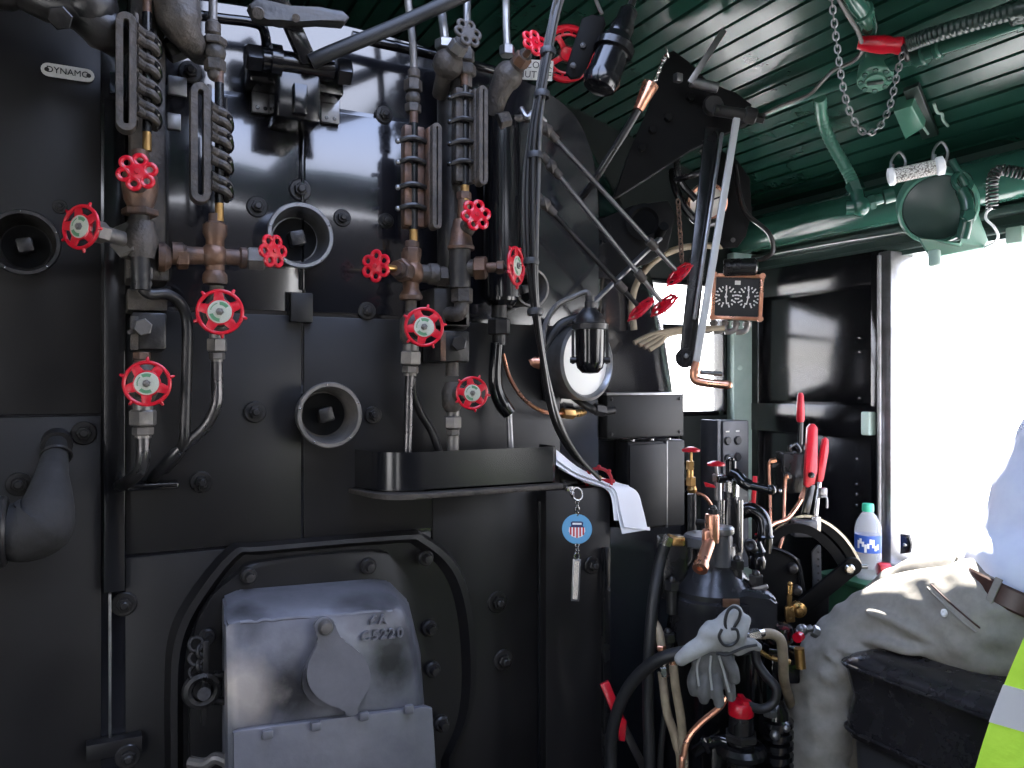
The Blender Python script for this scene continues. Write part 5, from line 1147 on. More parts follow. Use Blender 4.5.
mb = MB(); p = qp(797,608,.085); mb.lathe([(.018,0),(.018,.02),(.011,.024),(.009,.034),(.001,.036)], p, n, 18); mb.build('pivot', M['brass'], t2)
t3 = thing('brass_lever', 'short upright brass lever in front of the black quadrant', 'lever', at(789,625,1.86))
mb = MB(); mb.bar(at(789,610,1.86), at(790,584,1.86), .011, .008, RT, .003); mb.bar(at(790,622,1.86), at(789,606,1.86), .022, .012, RT, .003); mb.ball(at(790,584,1.86),.0058); mb.build('lever', M['brass'], t3)
# ---- red-handled levers
D = 2.02
t = thing('reverse_lever', 'tall lever with broad flat red grip, tallest of the pair at the quadrant', 'lever', qp(810,535,-.0))
mb = MB(); mb.prism([at(x,y,D) for x,y in ((808,428),(811,424),(815,424),(818,428),(818,470),(815,484),(808,488),(805,486),(806,470))], FW*.016, .003); mb.build('grip', M['red'], t)
mb = MB(); mb.bar(at(811,484,D+.012), at(800,535,D+.012), .022, .012, RT, .003); mb.lathe([(.008,0),(.007,.008),(.001,.009)], at(811,475,D), -FW, 14); mb.build('shaft', M['gloss'], t)
t = thing('latch_lever', 'second lever with narrower red grip and bright steel latch, by the side panel', 'lever', qp(816,535,-.01))
mb = MB(); mb.prism([at(x,y,D+.03) for x,y in ((823,440),(826,437),(829,440),(829,452),(824,480),(820,486),(817,484),(819,466))], FW*.014, .003); mb.build('grip', M['red'], t)
mb = MB(); mb.bar(at(819,482,D+.02), at(813,535,D-.0), .012, .010, RT, .002); mb.box(at(815,526,D-.01), (.024,.02,.050), (RT,FW,UP), .003); mb.build('shaft', M['steel'], t)
mb = MB(); mb.box(at(823,492,D+.01), (.018,.014,.022), (RT,FW,UP), .002); tb(mb, [(820,497,D),(826,497,D),(827,502,D),(827,508,D)], .003, 8, 3); mb.build('latch', M['dullsteel'], t)
mb = MB(); mb.box(at(804,528,D-.02), (.06,.03,.042), (RT,FW,UP), .005); p = at(800,528,D-.037); mb.lathe([(.009,0),(.007,.008),(.001,.01)], p, -FW, 14); mb.build('latch_block', M['boxgrey'], t)
t = thing('lubricator', 'black square lubricator box with a slim red-topped lever, against the wall', 'lubricator', at(797,492,2.16))
D = 2.14
mb = MB(); mb.box(at(794,472,D), (m_px(at(794,472,D),30),.07,m_px(at(794,472,D),40)), (RT,FW,UP), .005); mb.build('tank', M['black'], t)
mb = MB(); tb(mb, [(790,452,D-.01),(790,447,D-.01),(795,444,D-.01),(799,449,D-.01),(799,453,D-.01)], .006); mb.box(at(802,448,D), (.02,.02,.02), (RT,FW,UP), .004); mb.build('rocker', M['gloss'], t)
mb = MB(); mb.cyl(at(800,450,D), at(801,418,D), .0075, n=14); mb.build('lever_shaft', M['gloss'], t)
mb = MB(); mb.lathe([(.0085,0),(.011,.008),(.0095,.05),(.0085,.07),(.005,.078),(.001,.079)], at(800.5,422,D), UP, 18); mb.build('lever_grip', M['red'], t)
mb = MB(); mb.hexa(at(781,463,D-.01), at(770,465,D-.02), .010); mb.hexa(at(789,476,D-.045), at(786,476,D-.07), .009); mb.build('outlet_unions', M['pipe'], t)
for k,(L,lb) in enumerate((([(776,460,2.10),(770,462,2.10),(769,470,2.10),(770,500,2.08),(771,545,2.04)],0),([(788,476,2.06),(786,477,2.06),(785,484,2.06),(784,510,2.04),(783,535,2.02),(776,560,2.0)],1),([(806,488,2.04),(801,500,2.03),(788,518,2.0),(772,525,1.96),(760,538,1.92),(756,552,1.90)],2))):
    mb = MB(); tb(mb, L, .0042 if k < 2 else .006, 10)
    mb.hexa(at(L[0][0],L[0][1],L[0][2]), at(L[1][0],L[1][1],L[1][2])+V((0,0,.002)), .007)
    o = mb.build('oil_pipe', M['copper']); tag(o, ['thin copper pipe dropping from the lubricator, leftmost of three','thin copper pipe dropping from the middle of the lubricator','copper pipe curving down from the broad red grip behind the quadrant'][k], 'pipe', 'copper oil pipes')
t = thing('red_lever', 'small bright red lever standing behind the black brake handle', 'lever', at(754,515,1.98))
mb = MB(); mb.bar(at(755,476,1.96), at(753,508,1.96), .011, .007, RT, .002); mb.prism(pa([(748,505,1.955),(754,500,1.955),(759,508,1.955),(757,516,1.955),(752,512,1.955)]), FW*.015, .002); mb.build('lever', M['red'], t)
# ---- bottle on the green box
bx = at(868,578,2.13)
t = thing('green_locker', 'green painted locker against the wall under the water bottle', 'locker', V((bx.x,bx.y,0)))
x0 = bx.x-.06; x1 = XS-.035; y0 = bx.y-.06; y1 = bx.y+.12
mb = MB(); mb.boxp(V((x0,y0,.0)), V((x1,y1,bx.z-.018)), .004); mb.build('body', M['timber'], t)
mb = MB(); mb.boxp(V((x0-.008,y0-.01,bx.z-.018)), V((x1,y1,bx.z)), .004); mb.build('lid', M['timber'], t)
t = thing('water_bottle', 'clear water bottle with green cap and blue label on the green locker', 'bottle', bx)
s_ = dep(bx)/FOC; prof = [(.001,1.5),(9,1.5),(10.5,0),(12.4,2),(12.6,6),(12,8),(12.6,10),(12.6,16),(12,18),(12.6,20),(12.8,24),(12.3,26),(12.3,44),(12.8,46),(12.5,50),(11,56),(8,62),(5.2,66),(4.6,68),(4.6,71)]
mb = MB(); mb.lathe([(r*s_,h*s_) for r,h in prof]+[((r*s_-.0008) if r > .01 else .001,h*s_+(.001 if h < 3 else 0)) for r,h in prof[::-1]], bx, UP, 36, cap0=False, cap1=False); mb.build('bottle', M['pet'], t, 60)
mb = MB(); mb.lathe([(4.9*s_,66.5*s_),(5.6*s_,67*s_),(5.6*s_,73*s_),(5*s_,74.5*s_),(.001,74.6*s_)], bx, UP, 28); mb.build('cap', M['capgreen'], t)
mb = MB(); mb.lathe([(12.45*s_,27*s_),(12.6*s_,28*s_),(12.6*s_,43*s_),(12.45*s_,44*s_)], bx, UP, 36, cap0=False, cap1=False); lbm = mb.build('label', M['labelblue'], t)
mb = MB(); e = to_eye(bx); e = V((e.x,e.y,0)).normalized(); side = UP.cross(e)
for k in range(9):
    a = -.75+k*.19; d = e*math.cos(a)+side*math.sin(a); z = 35+3.5*math.sin(k*1.5)
    mb.box(bx+d*12.7*s_+UP*z*s_, (2.2*s_,.0006,(6+2*math.cos(k*2.1))*s_), (side*math.cos(a)-e*math.sin(a),d,UP))
mb.build('label_band', M['whiteprint'], lbm)
t = thing('red_tag', 'small red cap end lying on the sill beside the water bottle', 'cap', sd(884,568,.05))
mb = MB(); mb.lathe([(.016,0),(.018,.006),(.016,.03),(.001,.034)], at(878,569,2.1), RT, 18); mb.build('cap', M['reddark'], t)
t = thing('wall_lug', 'small dark lug with a bolt on the door post beside the window', 'lug', sd(904,555,.06))
mb = MB(); mb.prism([sd(x,y,.055) for x,y in ((900,534),(908,535),(911,545),(909,553),(900,554))], V((.01,0,0)), .002); mb.build('lug', M['black'], t)
mb = MB(); mb.ball(sd(905,545,.056), .006); mb.build('lug_bolt', M['steel'], t)
# ================================================================== LOWER RIGHT: HOSES, GLOVES, RED-CAPPED VALVE
HD = 1.50
t = thing('rubber_hose', 'black rubber hose arching from the floor to the gloves', 'hose', at(612,760,HD))
mb = MB(); tb(mb, [(611,790,1.56),(612,735,1.55),(621,702,1.53),(636,678,1.51),(660,659,1.48),(690,651,1.46),(718,647,1.45),(732,641,1.46),(745,637,1.48)], .0118, 14, 6, 0); mb.build('hose', M['rubber'], t)
mb = MB(); mb.hexa(at(745,637,1.48), at(757,634,1.50), .012); mb.cyl(at(756,634,1.50), at(762,633,1.51), .009); mb.build('coupling', M['steel'], t)
t = thing('beige_hose', 'beige hose bending down at the right of the gloves', 'hose', at(790,720,1.52))
mb = MB(); tb(mb, [(760,634,1.51),(772,634,1.52),(781,641,1.52),(783,660,1.53),(784,680,1.56),(790,702,1.66),(797,730,1.80),(800,790,1.86)], .0098, 12, 6, 1); mb.build('hose', M['hosebeige'], t)
t = thing('beige_hose', 'beige hose with copper ferrule hanging left of the gloves, nearer the boiler', 'hose', at(690,780,1.55))
mb = MB(); tb(mb, [(653,620,1.58),(659,632,1.57),(662,650,1.56)], .0085, 12, 5); tb(mb, [(662,672,1.56),(667,712,1.55),(676,742,1.55),(682,800,1.55)], .0085, 12, 5, 1); mb.build('hose', M['hosebeige'], t)
mb = MB(); mb.cyl(at(661,648,1.56), at(662,660,1.56), .007); mb.hexa(at(661,645,1.56), at(661,650,1.56), .010); mb.build('ferrule', M['copper'], t)
mb = MB(); mb.cyl(at(664,660,1.555), at(665,676,1.555), .008); mb.hexa(at(664,666,1.555), at(665,674,1.555), .0105); mb.build('ferrule_nut', M['steel'], t)
t = thing('beige_hose', 'straighter beige hose just left of the glove fingers', 'hose', at(684,780,1.53))
mb = MB(); tb(mb, [(673,664,1.54),(676,690,1.54),(681,720,1.54),(684,760,1.54),(684,800,1.54)], .0085, 12, 5, 1); mb.build('hose', M['hosebeige'], t)
mb = MB(); mb.cyl(at(672,650,1.54), at(673,666,1.54), .007); mb.hexa(at(672,652,1.54), at(672,658,1.54), .010); mb.build('ferrule', M['copper'], t)
t = thing('control_cable', 'thin black cable dropping beside the beige hoses', 'cable', at(664,780,1.57))
mb = MB(); tb(mb, [(668,676,1.56),(667,700,1.56),(662,740,1.56),(660,800,1.56)], .006, 10, 4, 1); mb.build('cable', M['cable'], t)
t = thing('copper_tube', 'copper tube curving down under the glove fingertips', 'tube', at(684,780,1.50))
mb = MB(); tb(mb, [(726,697,1.50),(719,708,1.50),(702,722,1.50),(689,737,1.50),(684,755,1.50),(681,800,1.50)], .0058, 10, 6, 1); mb.build('tube', M['copper'], t)
# red-capped valve
D = 1.54; s_ = D/FOC
t = thing('air_valve', 'black air valve with a slotted red cap below the gloves', 'valve', at(741,790,D))
o = at(741,762,D)
mb = MB(); mb.lathe([(14*s_,-o.z),(14*s_,2*s_),(24*s_,8*s_),(25*s_,13*s_),(22*s_,18*s_),(14*s_,20*s_),(14*s_,24*s_),(12.5*s_,26*s_),(12.5*s_,48*s_)], o, UP, 28); mb.build('body', M['black'], t)
mb = MB(); mb.hexa(o+UP*22*s_, o+UP*30*s_, 17*s_); mb.build('lock_nut', M['pipe'], t)
mb = MB(); mb.lathe([(12*s_,46*s_),(12.6*s_,48*s_),(12.6*s_,58*s_),(10.5*s_,61*s_),(.001,61*s_)], o, UP, 28); mb.box(o+UP*62*s_+RT*2*s_, (6*s_,22*s_,5*s_), (RT,FW,UP), .002); mb.build('red_cap', M['red'], t)
mb = MB(); tb(mb, [(728,742,D),(718,740,D+.01),(706,745,D+.02),(695,752,D+.03)], .012, 12); mb.hexa(at(708,744,D+.01), at(703,746,D+.01), .017); mb.lathe([(.008,0),(.010,.01),(.001,.014)], at(706,740,D-.02), -FW, 14); mb.build('side_branch', M['gloss'], t)
t = thing('strainer', 'ribbed glossy black strainer stack right of the red-capped valve', 'strainer', at(776,790,1.58))
D = 1.58; s_ = D/FOC; o = at(776,770,D)
pr = [(13*s_,-o.z)]
for k in range(5): pr += [(13*s_,(k*11)*s_),(17*s_,(k*11+2)*s_),(17*s_,(k*11+7)*s_),(13*s_,(k*11+9)*s_)]
pr += [(12*s_,60*s_),(8*s_,68*s_),(.001,70*s_)]
mb = MB(); mb.lathe(pr, o, UP, 24); mb.build('body', M['gloss'], t)
mb = MB(); mb.ball(at(775,735,D-.03), .010); mb.ball(at(786,728,D-.03), .008); mb.hexa(at(770,716,D-.02), at(770,709,D-.02), .014); mb.build('plugs', M['dullsteel'], t)
t = thing('rubber_hose', 'black hose loop hanging between the gloves and the beige hose', 'hose', at(760,712,1.54))
mb = MB(); tb(mb, [(755,645,1.55),(757,662,1.55),(766,676,1.54),(776,688,1.53),(774,702,1.53),(762,709,1.53),(748,706,1.53)], .009, 12); mb.build('hose', M['rubber'], t)
t = thing('pipe_manifold', 'dark pipe manifold with a brass nipple behind the beige hose', 'pipe', at(775,660,1.6))
D = 1.64
mb = MB(); mb.cyl(at(752,632,D), at(752,770,D), .022, n=18); mb.cyl(at(766,650,D), at(800,655,D), .018, n=16); mb.box(at(782,668,D), (.06,.05,.05), (RT,FW,UP), .006); mb.lathe([(.035,0),(.038,.01),(.034,.03),(.02,.034)], at(775,640,D), UP, 24); mb.build('manifold', M['gloss'], t)
mb = MB(); tb(mb, [(758,650,1.60),(772,658,1.60),(790,662,1.60)], .005, 8, 3); mb.cyl(at(799,648,1.60), at(801,668,1.60), .010); mb.build('nipple', M['brass'], t)
mb = MB(); mb.cyl(at(796,632,1.62), at(812,628,1.62), .007); mb.ball(at(802,630,1.62), .012); mb.hexa(at(812,630,1.62), at(818,633,1.62), .012); mb.build('steel_cock', M['dullsteel'], t)
mb = MB(); mb.cyl(at(797,638,1.60), at(800,636,1.61), .010); mb.build('red_end', M['red'], t)
t = thing('brake_pedestal', 'dark iron pedestal carrying the brake valves', 'pedestal', V((at(716,650,1.68).x,at(716,650,1.68).y,0)))
p = at(716,650,1.68)
mb = MB(); mb.boxp(V((p.x-.08,p.y-.05,0)), V((p.x+.10,p.y+.07,at(716,648,1.64).z)), .01); mb.build('column', M['gloss'], t)
mb = MB(); mb.boxp(V((p.x-.14,p.y-.10,0)), V((p.x+.16,p.y+.12,.03)), .006); mb.build('foot', M['black'], t)
p = at(800,690,2.0)
mb = MB(); mb.boxp(V((p.x-.05,p.y-.03,0)), V((p.x+.10,p.y+.05,at(800,640,2.0).z)), .01); t = mb.build('quadrant_stand', M['gloss']); tag(t, 'black stand under the reverse quadrant', 'stand')
# red bar tool at the apron edge
t = thing('pry_bar', 'bright red bar with hooked end low beside the black apron', 'bar', at(623,735,1.62))
mb = MB(); mb.bar(at(604,682,1.63), at(621,722,1.62), .020, .014, RT, .003); mb.prism(pa([(612,716,1.61),(620,714,1.61),(627,722,1.61),(625,742,1.61),(619,741,1.61),(619,729,1.61),(610,727,1.61)]), FW*.014, .002); mb.build('bar', M['red'], t)
mb = MB(); mb.bar(at(622,724,1.63), at(655,790,1.63), .016, .012, RT, .002); mb.bar(at(654,788,1.63), dn(at(700,880,1.64)), .016, .012, RT, .002); mb.build('lower_rod', M['pipe'], t)
# ================================================================== UNDER THE ROOF
def rf(px, py, off=0.0):
    """point under the ceiling boards seen at that place, off metres below them"""
    r = ray(px,py); lo, hi = .2, 4.0
    for _ in range(60):
        m = (lo+hi)/2; p = r*m
        if p.x > 1.885 or p.z > roofz(p.x)-off: hi = m
        else: lo = m
    return EYE+r*lo
def rfl(L): return [rf(*q) for q in L]
t = thing('roof_pipe', 'dark green pipe running under the ceiling boards with a clamp', 'pipe', rf(900,62,.06))
mb = MB(); mb.tube(rfl([(700,140,.05),(768,110,.05),(811,93,.05),(870,72,.05),(925,53,.05),(1024,20,.05),(1120,-14,.05)])+[V((rf(1120,-14,.05).x,-.9,rf(1120,-14,.05).z))], .0155, 16, 4); mb.build('pipe', M['green'], t)
mb = MB(); a = rf(921,55,.05); d = (rf(950,45,.05)-rf(900,63,.05)).normalized(); mb.cyl(a-d*.012, a+d*.012, .024, n=18, bev=.003); mb.cyl(a+d*.03-UP*.0, a+d*.045, .020, n=18, bev=.003); mb.build('clamp', M['green'], t)
t = thing('roof_hose', 'dark ribbed hose beside the green roof pipe, ending in the red coupling', 'hose', rf(960,30,.07))
P = catmull(rfl([(908,44,.07),(930,36,.07),(975,22,.07),(1024,8,.07),(1120,-22,.07)])+[V((rf(1120,-22,.07).x,-.9,rf(1120,-22,.07).z))], 16)
mb = MB(); mb.tube(P, [(.0165 if k % 2 else .0145) for k in range(len(P))], 14, 0); mb.build('hose', M['greendull'], t)
t = thing('hose_coupling', 'red coupling handle under the roof with a chain hanging from it', 'coupling', rf(880,46,.08))
a = rf(858,43,.075); b = rf(905,46,.075); d = (b-a)
mb = MB(); mb.lathe([(.012,0),(.0145,.01),(.017,.03),(.0185,d.length*.55),(.0155,d.length*.75),(.018,d.length*.92),(.012,d.length)], a, d, 20); mb.build('grip', M['red'], t)
mb = MB(); mb.torus(b-UP*.012, (.4,-.7,.2), .015, .0055, 22, 8); mb.build('eye_ring', M['pipe'], t)
# hanging chain: links, in one sagging loop
cl = thing('sagging_chain', 'steel chain sagging in a loop below the red roof coupling', 'chain', at(868,136,dep(rf(904,50,.11))))
XY = [(830,-14),(834,20),(837,45),(841,75),(847,104),(856,124),(867,134),(880,126),(889,108),(895,84),(900,62),(903,53)]
d0, d1 = dep(rf(832,-10,.05)), dep(rf(904,50,.11))
P = catmull([at(x,y,d0+(d1-d0)*min(1,k/8)) for k,(x,y) in enumerate(XY)], 24); P = [up(P[0])+V((0,0,-.006))]+P if up(P[0]).z-P[0].z < .08 else P
acc = 0; Q = [P[0]]
for a,b in zip(P, P[1:]):
    acc += (b-a).length
    if acc >= .0112: Q.append(b); acc = 0
mb = MB(); mb.tube([V((0,.0085,0)),V((.0046,.0045,0)),V((.0046,-.0045,0)),V((0,-.0085,0)),V((-.0046,-.0045,0)),V((-.0046,.0045,0)),V((0,.0085,0))], .0017, 6, 4, closed=True)
link = mesh_of(mb, 'link', M['dullsteel'])
for k,(a,b) in enumerate(zip(Q,Q[1:])):
    d = (b-a).normalized(); n = to_eye(a); n = (n-d*n.dot(d)).normalized(); X = d.cross(n)
    if k % 2: n, X = X, -n
    o = bpy.data.objects.new('link', link); COL.objects.link(o); o.parent = cl; o.location = (a+b)/2-WL[cl.as_pointer()]
    o.rotation_mode = 'QUATERNION'; o.rotation_quaternion = Matrix((X,d,n)).transposed().to_quaternion()
t = thing('roof_elbow', 'green hose stub bending down from the top edge above the red coupling', 'hose', rf(868,30,.05))
mb = MB(); mb.tube(rfl([(836,-34,.0),(842,-20,.06),(852,-2,.06),(862,12,.055),(868,26,.04),(866,34,.02)]), .019, 14); mb.build('stub', M['green'], t)
mb = MB(); a = rf(862,12,.055); d = (rf(868,26,.04)-rf(852,-2,.06)).normalized(); mb.cyl(a-d*.01, a+d*.01, .023, n=18, bev=.003); mb.build('collar', M['green'], t)
mb = MB(); mb.tube(rfl([(834,-10,.07),(846,12,.075),(858,32,.08),(862,50,.08),(852,62,.08),(834,70,.075),(820,84,.07),(808,95,.075),(780,106,.075),(756,118,.06)]), .0045, 8); o = mb.build('cable', M['cablegrey']); tag(o, 'thin grey cable looping past the red roof coupling', 'cable')
# round flange
t = thing('roof_flange', 'round green bolted flange on the ceiling between the chain sides', 'flange', rf(875,76,.03))
c = rf(875,76,.065); n = V((-.36,-.30,-.93)).normalized(); R = m_px(c,17)
mb = MB(); mb.lathe([(R*.9,-.03),(R,0),(R,.010),(R*.92,.013),(R*.6,.013),(R*.55,.018),(.001,.018)], c, n, 32); mb.cyl(c-n*.02, c-n*.075, R*.5); mb.build('disc', M['greenmid'], t)
x, y, _ = frame(n)
for k in range(8):
    mb = MB(); a = 2*PI*k/8; p = c+(x*math.cos(a)+y*math.sin(a))*R*.78+n*.012; mb.hexa(p, p+n*.006, .006); mb.build('flange_bolt', M['green'], t)
mb = MB(); mb.box(c+n*.02, (R*.9,R*.25,.006), (x,y,n), .002); mb.build('center_bar', M['greendull'], t)
t = thing('roof_junction_box', 'pale green junction box screwed under a dark plate on the ceiling', 'junction box', rf(912,120,.06))
A = [rf(x,y,.045) for x,y in ((893,112),(912,106),(924,128),(905,140))]
nn = (A[1]-A[0]).cross(A[3]-A[0]).normalized(); nn = nn if nn.z > 0 else -nn
mb = MB(); mb.prism(A, nn*.04, .004); mb.build('box', M['greenmid'], t)
A = [rf(x,y,.02) for x,y in ((903,92),(918,86),(938,136),(922,140))]
mb = MB(); mb.prism(A, nn*.012, .002); mb.build('backing_plate', M['greendull'], t)
mb = MB(); mb.tube([rf(909,106,.035), rf(928,134,.035)], .003, 8, 0); mb.build('bright_edge', M['greenlight'], t)
t = thing('roof_clip', 'small grey wire clip on the ceiling boards beside the junction box', 'clip', rf(940,118,.02))
mb = MB(); mb.tube(rfl([(934,104,.02),(937,112,.02),(942,114,.02),(943,120,.02),(948,126,.015)]), .0035, 8); mb.build('clip', M['greenlight'], t)
# ribbed green hose to fitting
t = thing('green_hose', 'ribbed green hose curving down from the roof pipe to a fitting on the cove', 'hose', at(856,215,1.98))
P = catmull([rf(820,98,.05), rf(822,118,.06), at(829,138,2.0), at(840,158,2.0), at(850,176,1.99), at(854,186,1.985)], 10)
mb = MB(); mb.tube(P, [(.0155 if k % 2 else .0138) for k in range(len(P))], 14, 0); mb.build('hose', M['greenmid'], t)
mb = MB(); mb.hexa(at(853,182,1.985), at(857,192,1.98), .021); mb.cyl(at(856,190,1.98), at(859,204,1.97), .017, n=16); mb.ball(at(860,206,1.975), .026, 18, 10); mb.cyl(at(860,206,1.975), at(882,198,1.96), .014); mb.hexa(at(868,203,1.97), at(875,201,1.965), .02); mb.cyl(at(884,197,1.958), at(894,194,1.95), .019, n=16); mb.cyl(at(846,208,1.985), at(858,207,1.975), .019, n=16); mb.build('fitting', M['green'], t)
# lamp housing (number-light / horn) with dark round face
t = thing('cab_lamp', 'green lamp housing with a dark round face above the window opening', 'lamp', sd(940,252,.1))
c = at(938,208,1.80); n = (to_eye(c)*.8+V((-.15,-.2,-.25))).normalized(); R = m_px(c,35)
mb = MB(); mb.lathe([(R*.9,-.085),(R*1.06,-.07),(R*1.06,-.004),(R*1.0,.004),(R*.93,.004),(R*.93,-.01)], c, n, 44); mb.build('housing', M['greenmid'], t)
mb = MB(); mb.lathe([(R*.95,-.012),(R*.9,.0),(R*.5,.010),(.001,.013)], c, n, 40); mb.build('lens', M['walldull'], t)
mb = MB(); a = sd(918,243,.10); b = sd(984,250,.02)
x, y, _ = frame(n, UP); 
mb.prism([at(916,236,1.83),at(960,244,1.76),at(975,205,1.78),at(988,240,1.80),at(984,248,1.80),at(930,258,1.80)], V((.05,.03,0)), .004); mb.build('mount', M['greenmid'], t)
mb = MB(); mb.tube(pa([(962,190,1.74),(967,205,1.73),(966,222,1.73),(962,238,1.74)]), .014, 12); mb.torus(at(962,182,1.74), (-.3,-.9,.2), .020, .007, 20, 8); mb.hexa(at(966,215,1.72), at(970,215,1.70), .014); mb.cyl(at(952,160,1.75), at(966,186,1.74), .008); mb.build('hinge_arm', M['green'], t)
mb = MB(); mb.cyl(at(934,250,1.76), at(935,266,1.76), .013, n=16, bev=.003); mb.build('drain_nipple', M['greenlight'], t)
t = thing('grip_roll', 'white braided roll hung by wire loops over the green lamp housing', 'handle', at(918,180,1.68))
a = at(890,177,1.70); b = at(944,165,1.66)
m_ = mat('white_braid', (206,204,196), .6); N_ = m_.node_tree.nodes; L_ = m_.node_tree.links
tc = N_.new('ShaderNodeTexCoord'); w1 = N_.new('ShaderNodeTexWave'); w1.bands_direction = 'DIAGONAL'; w1.inputs['Scale'].default_value = 90
ck = N_.new('ShaderNodeTexVoronoi'); ck.inputs['Scale'].default_value = 300; L_.new(tc.outputs['Object'], ck.inputs['Vector'])
rr = N_.new('ShaderNodeValToRGB'); rr.color_ramp.elements[0].position = .3; rr.color_ramp.elements[0].color = lin((222,220,212)); rr.color_ramp.elements[1].position = .75; rr.color_ramp.elements[1].color = lin((112,106,100))
L_.new(ck.outputs['Distance'], rr.inputs['Fac']); L_.new(rr.outputs['Color'], N_['Principled BSDF'].inputs['Base Color'])
d = b-a; L = d.length; R = .0155
mb = MB(); mb.lathe([(R*.9,0),(R,.004),(R,L-.004),(R*.9,L)], a, d, 22); mb.build('braided_sleeve', m_, t)
mb = MB(); mb.lathe([(R*.6,-.006),(R*1.2,-.003),(R*1.25,.006),(R*1.05,.010)], a, d, 22); mb.lathe([(R*1.05,L-.016),(R*1.25,L-.012),(R*1.25,L-.001),(R*.6,L+.003)], a, d, 22); mb.build('end_caps', M['whiteprint'], t)
for q,h in ((a+d*.12, (899,152)),(b-d*.10, (941,142))):
    mb = MB(); tp = at(h[0],h[1],dep(q)+.01); mb.tube([q-RT*.010, q+(tp-q)*.6-RT*.014, tp, q+(tp-q)*.6+RT*.016, q+RT*.012+UP*.002], .0028, 8); mb.cyl(q+(tp-q)*.1-RT*.012, q+(tp-q)*.45-RT*.012, .005); mb.build('wire_loop', M['dullsteel'], t)
t = thing('coil_cord', 'black coiled telephone cord at the right edge under the roof', 'cord', at(1010,205,1.72))
P = []
core = catmull(pa([(992,208,1.72),(992,195,1.72),(993,178,1.72),(1000,170,1.72),(1015,172,1.71),(1040,176,1.70),(1080,176,1.69)])+[V((1.87,at(1080,176,1.69).y-.06,CAMZ+.58))], 8)
TL = sum((b-a).length for a,b in zip(core,core[1:])); turns = int(TL/.0075); s0 = 0; xp = V((1,0,0))
for i,(p,q) in enumerate(zip(core,core[1:])):
    d = (q-p).normalized(); x = (xp-d*xp.dot(d)).normalized(); y = d.cross(x); l = (q-p).length
    for k in range(10):
        f = k/10; a = 2*PI*turns*(s0+l*f)/TL; P.append(p+(q-p)*f+(x*math.cos(a)+y*math.sin(a))*.0105)
    s0 += l; xp = x
mb = MB(); mb.tube(P, .0024, 6, 2); mb.build('coil', M['cable'], t)
mb = MB(); mb.tube(pa([(992,208,1.72),(987,212,1.72),(986,219,1.72),(994,227,1.72),(998,236,1.73),(994,243,1.76),(985,247,1.80)]), .003, 8); mb.build('tail_wire', M['whiteprint'], t)
t = thing('wall_outlet', 'small pale switch box on the lintel at the right edge', 'switch', sd(1021,240,.02))
p = sd(1021,236,.0); mb = MB(); mb.boxp(V((XS-.03,p.y-.02,p.z-.02)),V((XS-.0,p.y+.02,p.z+.02)),.004); mb.build('box', M['greenlight'], t)
t = thing('wall_wire', 'thin bare wire stretched along the wall above the steel panels', 'wire', sd(840,246,.04))
mb = MB(); mb.tube([sd(752,258,.04), sd(830,244,.045), sd(905,232,.05)], .002, 6, 4); mb.ball(sd(905,232,.05), .005); mb.build('wire', M['dullsteel'], t)
t = thing('wire_nipple', 'little steel nipple under the lintel edge left of the window', 'nipple', sd(884,262,.02))
mb = MB(); mb.ball(sd(884,266,.02), .004); mb.build('nipple', M['steel'], t)
# ================================================================== ENGINEER ON HIS SEAT, VEST, GLOVES
def remesh(mb, name, m, parent, voxel=.006, it=4, fac=.5, disp=None):
    me = bpy.data.meshes.new(name+'_raw'); bmesh.ops.recalc_face_normals(mb.bm, faces=mb.bm.faces[:]); mb.bm.to_mesh(me); mb.bm.free()
    o = bpy.data.objects.new(name+'_raw', me); COL.objects.link(o)
    r = o.modifiers.new('r','REMESH'); r.mode = 'VOXEL'; r.voxel_size = voxel
    s_ = o.modifiers.new('s','SMOOTH'); s_.iterations = it; s_.factor = fac
    dg = bpy.context.evaluated_depsgraph_get(); me2 = bpy.data.meshes.new_from_object(o.evaluated_get(dg))
    bpy.data.objects.remove(o); bpy.data.meshes.remove(me)
    if disp:
        for v in me2.vertices: v.co += disp(v.co, v.normal)
    org = WL[parent.as_pointer()]; me2.transform(Matrix.Translation(-org)); me2.name = name
    me2.materials.clear(); me2.materials.append(m); me2.shade_smooth()
    ob = bpy.data.objects.new(name, me2); COL.objects.link(ob); ob.parent = parent; WL[ob.as_pointer()] = org; return ob
def ell(mb, c, rx, ry, rz, ax=None, n=20, m=14):
    X, Y, Z_ = ax if ax else (V((1,0,0)),V((0,1,0)),V((0,0,1)))
    c = V(c); R = []
    for i in range(m+1):
        a = PI*i/m; s_ = max(math.sin(a),.002); R.append([c+X*(rx*s_*math.cos(2*PI*k/n))+Y*(ry*s_*math.sin(2*PI*k/n))-Z_*(rz*math.cos(a)) for k in range(n)])
    return mb.rings(R)
def limb(mb, L, n=18, sm=5):     # L: list of (point, radius)
    mb.tube([p for p,_ in L], [r for _,r in L], n, sm)
    ell(mb, L[0][0], L[0][1], L[0][1], L[0][1]); ell(mb, L[-1][0], L[-1][1], L[-1][1], L[-1][1])
hip = at(985,625,1.52); knee = at(846,650,1.685)
OFF = V((.19,-.02,.015))
legL = [(hip,.125),(at(925,621,1.60),.100),(at(880,630,1.66),.086),(knee,.076),(at(825,685,1.69),.075),(at(815,735,1.69),.074),(at(808,800,1.69),.070),(at(804,868,1.69),.066)]
legR = [(p+OFF*(1 if i < 4 else 1.0)+V((0,.06 if i > 1 else 0,.02 if 0 < i < 4 else 0)),r) for i,(p,r) in enumerate(legL)]
pel = hip+OFF*.5+V((.0,-.03,.02))
tax = (RT*.36+UP*.90-FW*.06).normalized()          # leaning back towards the window
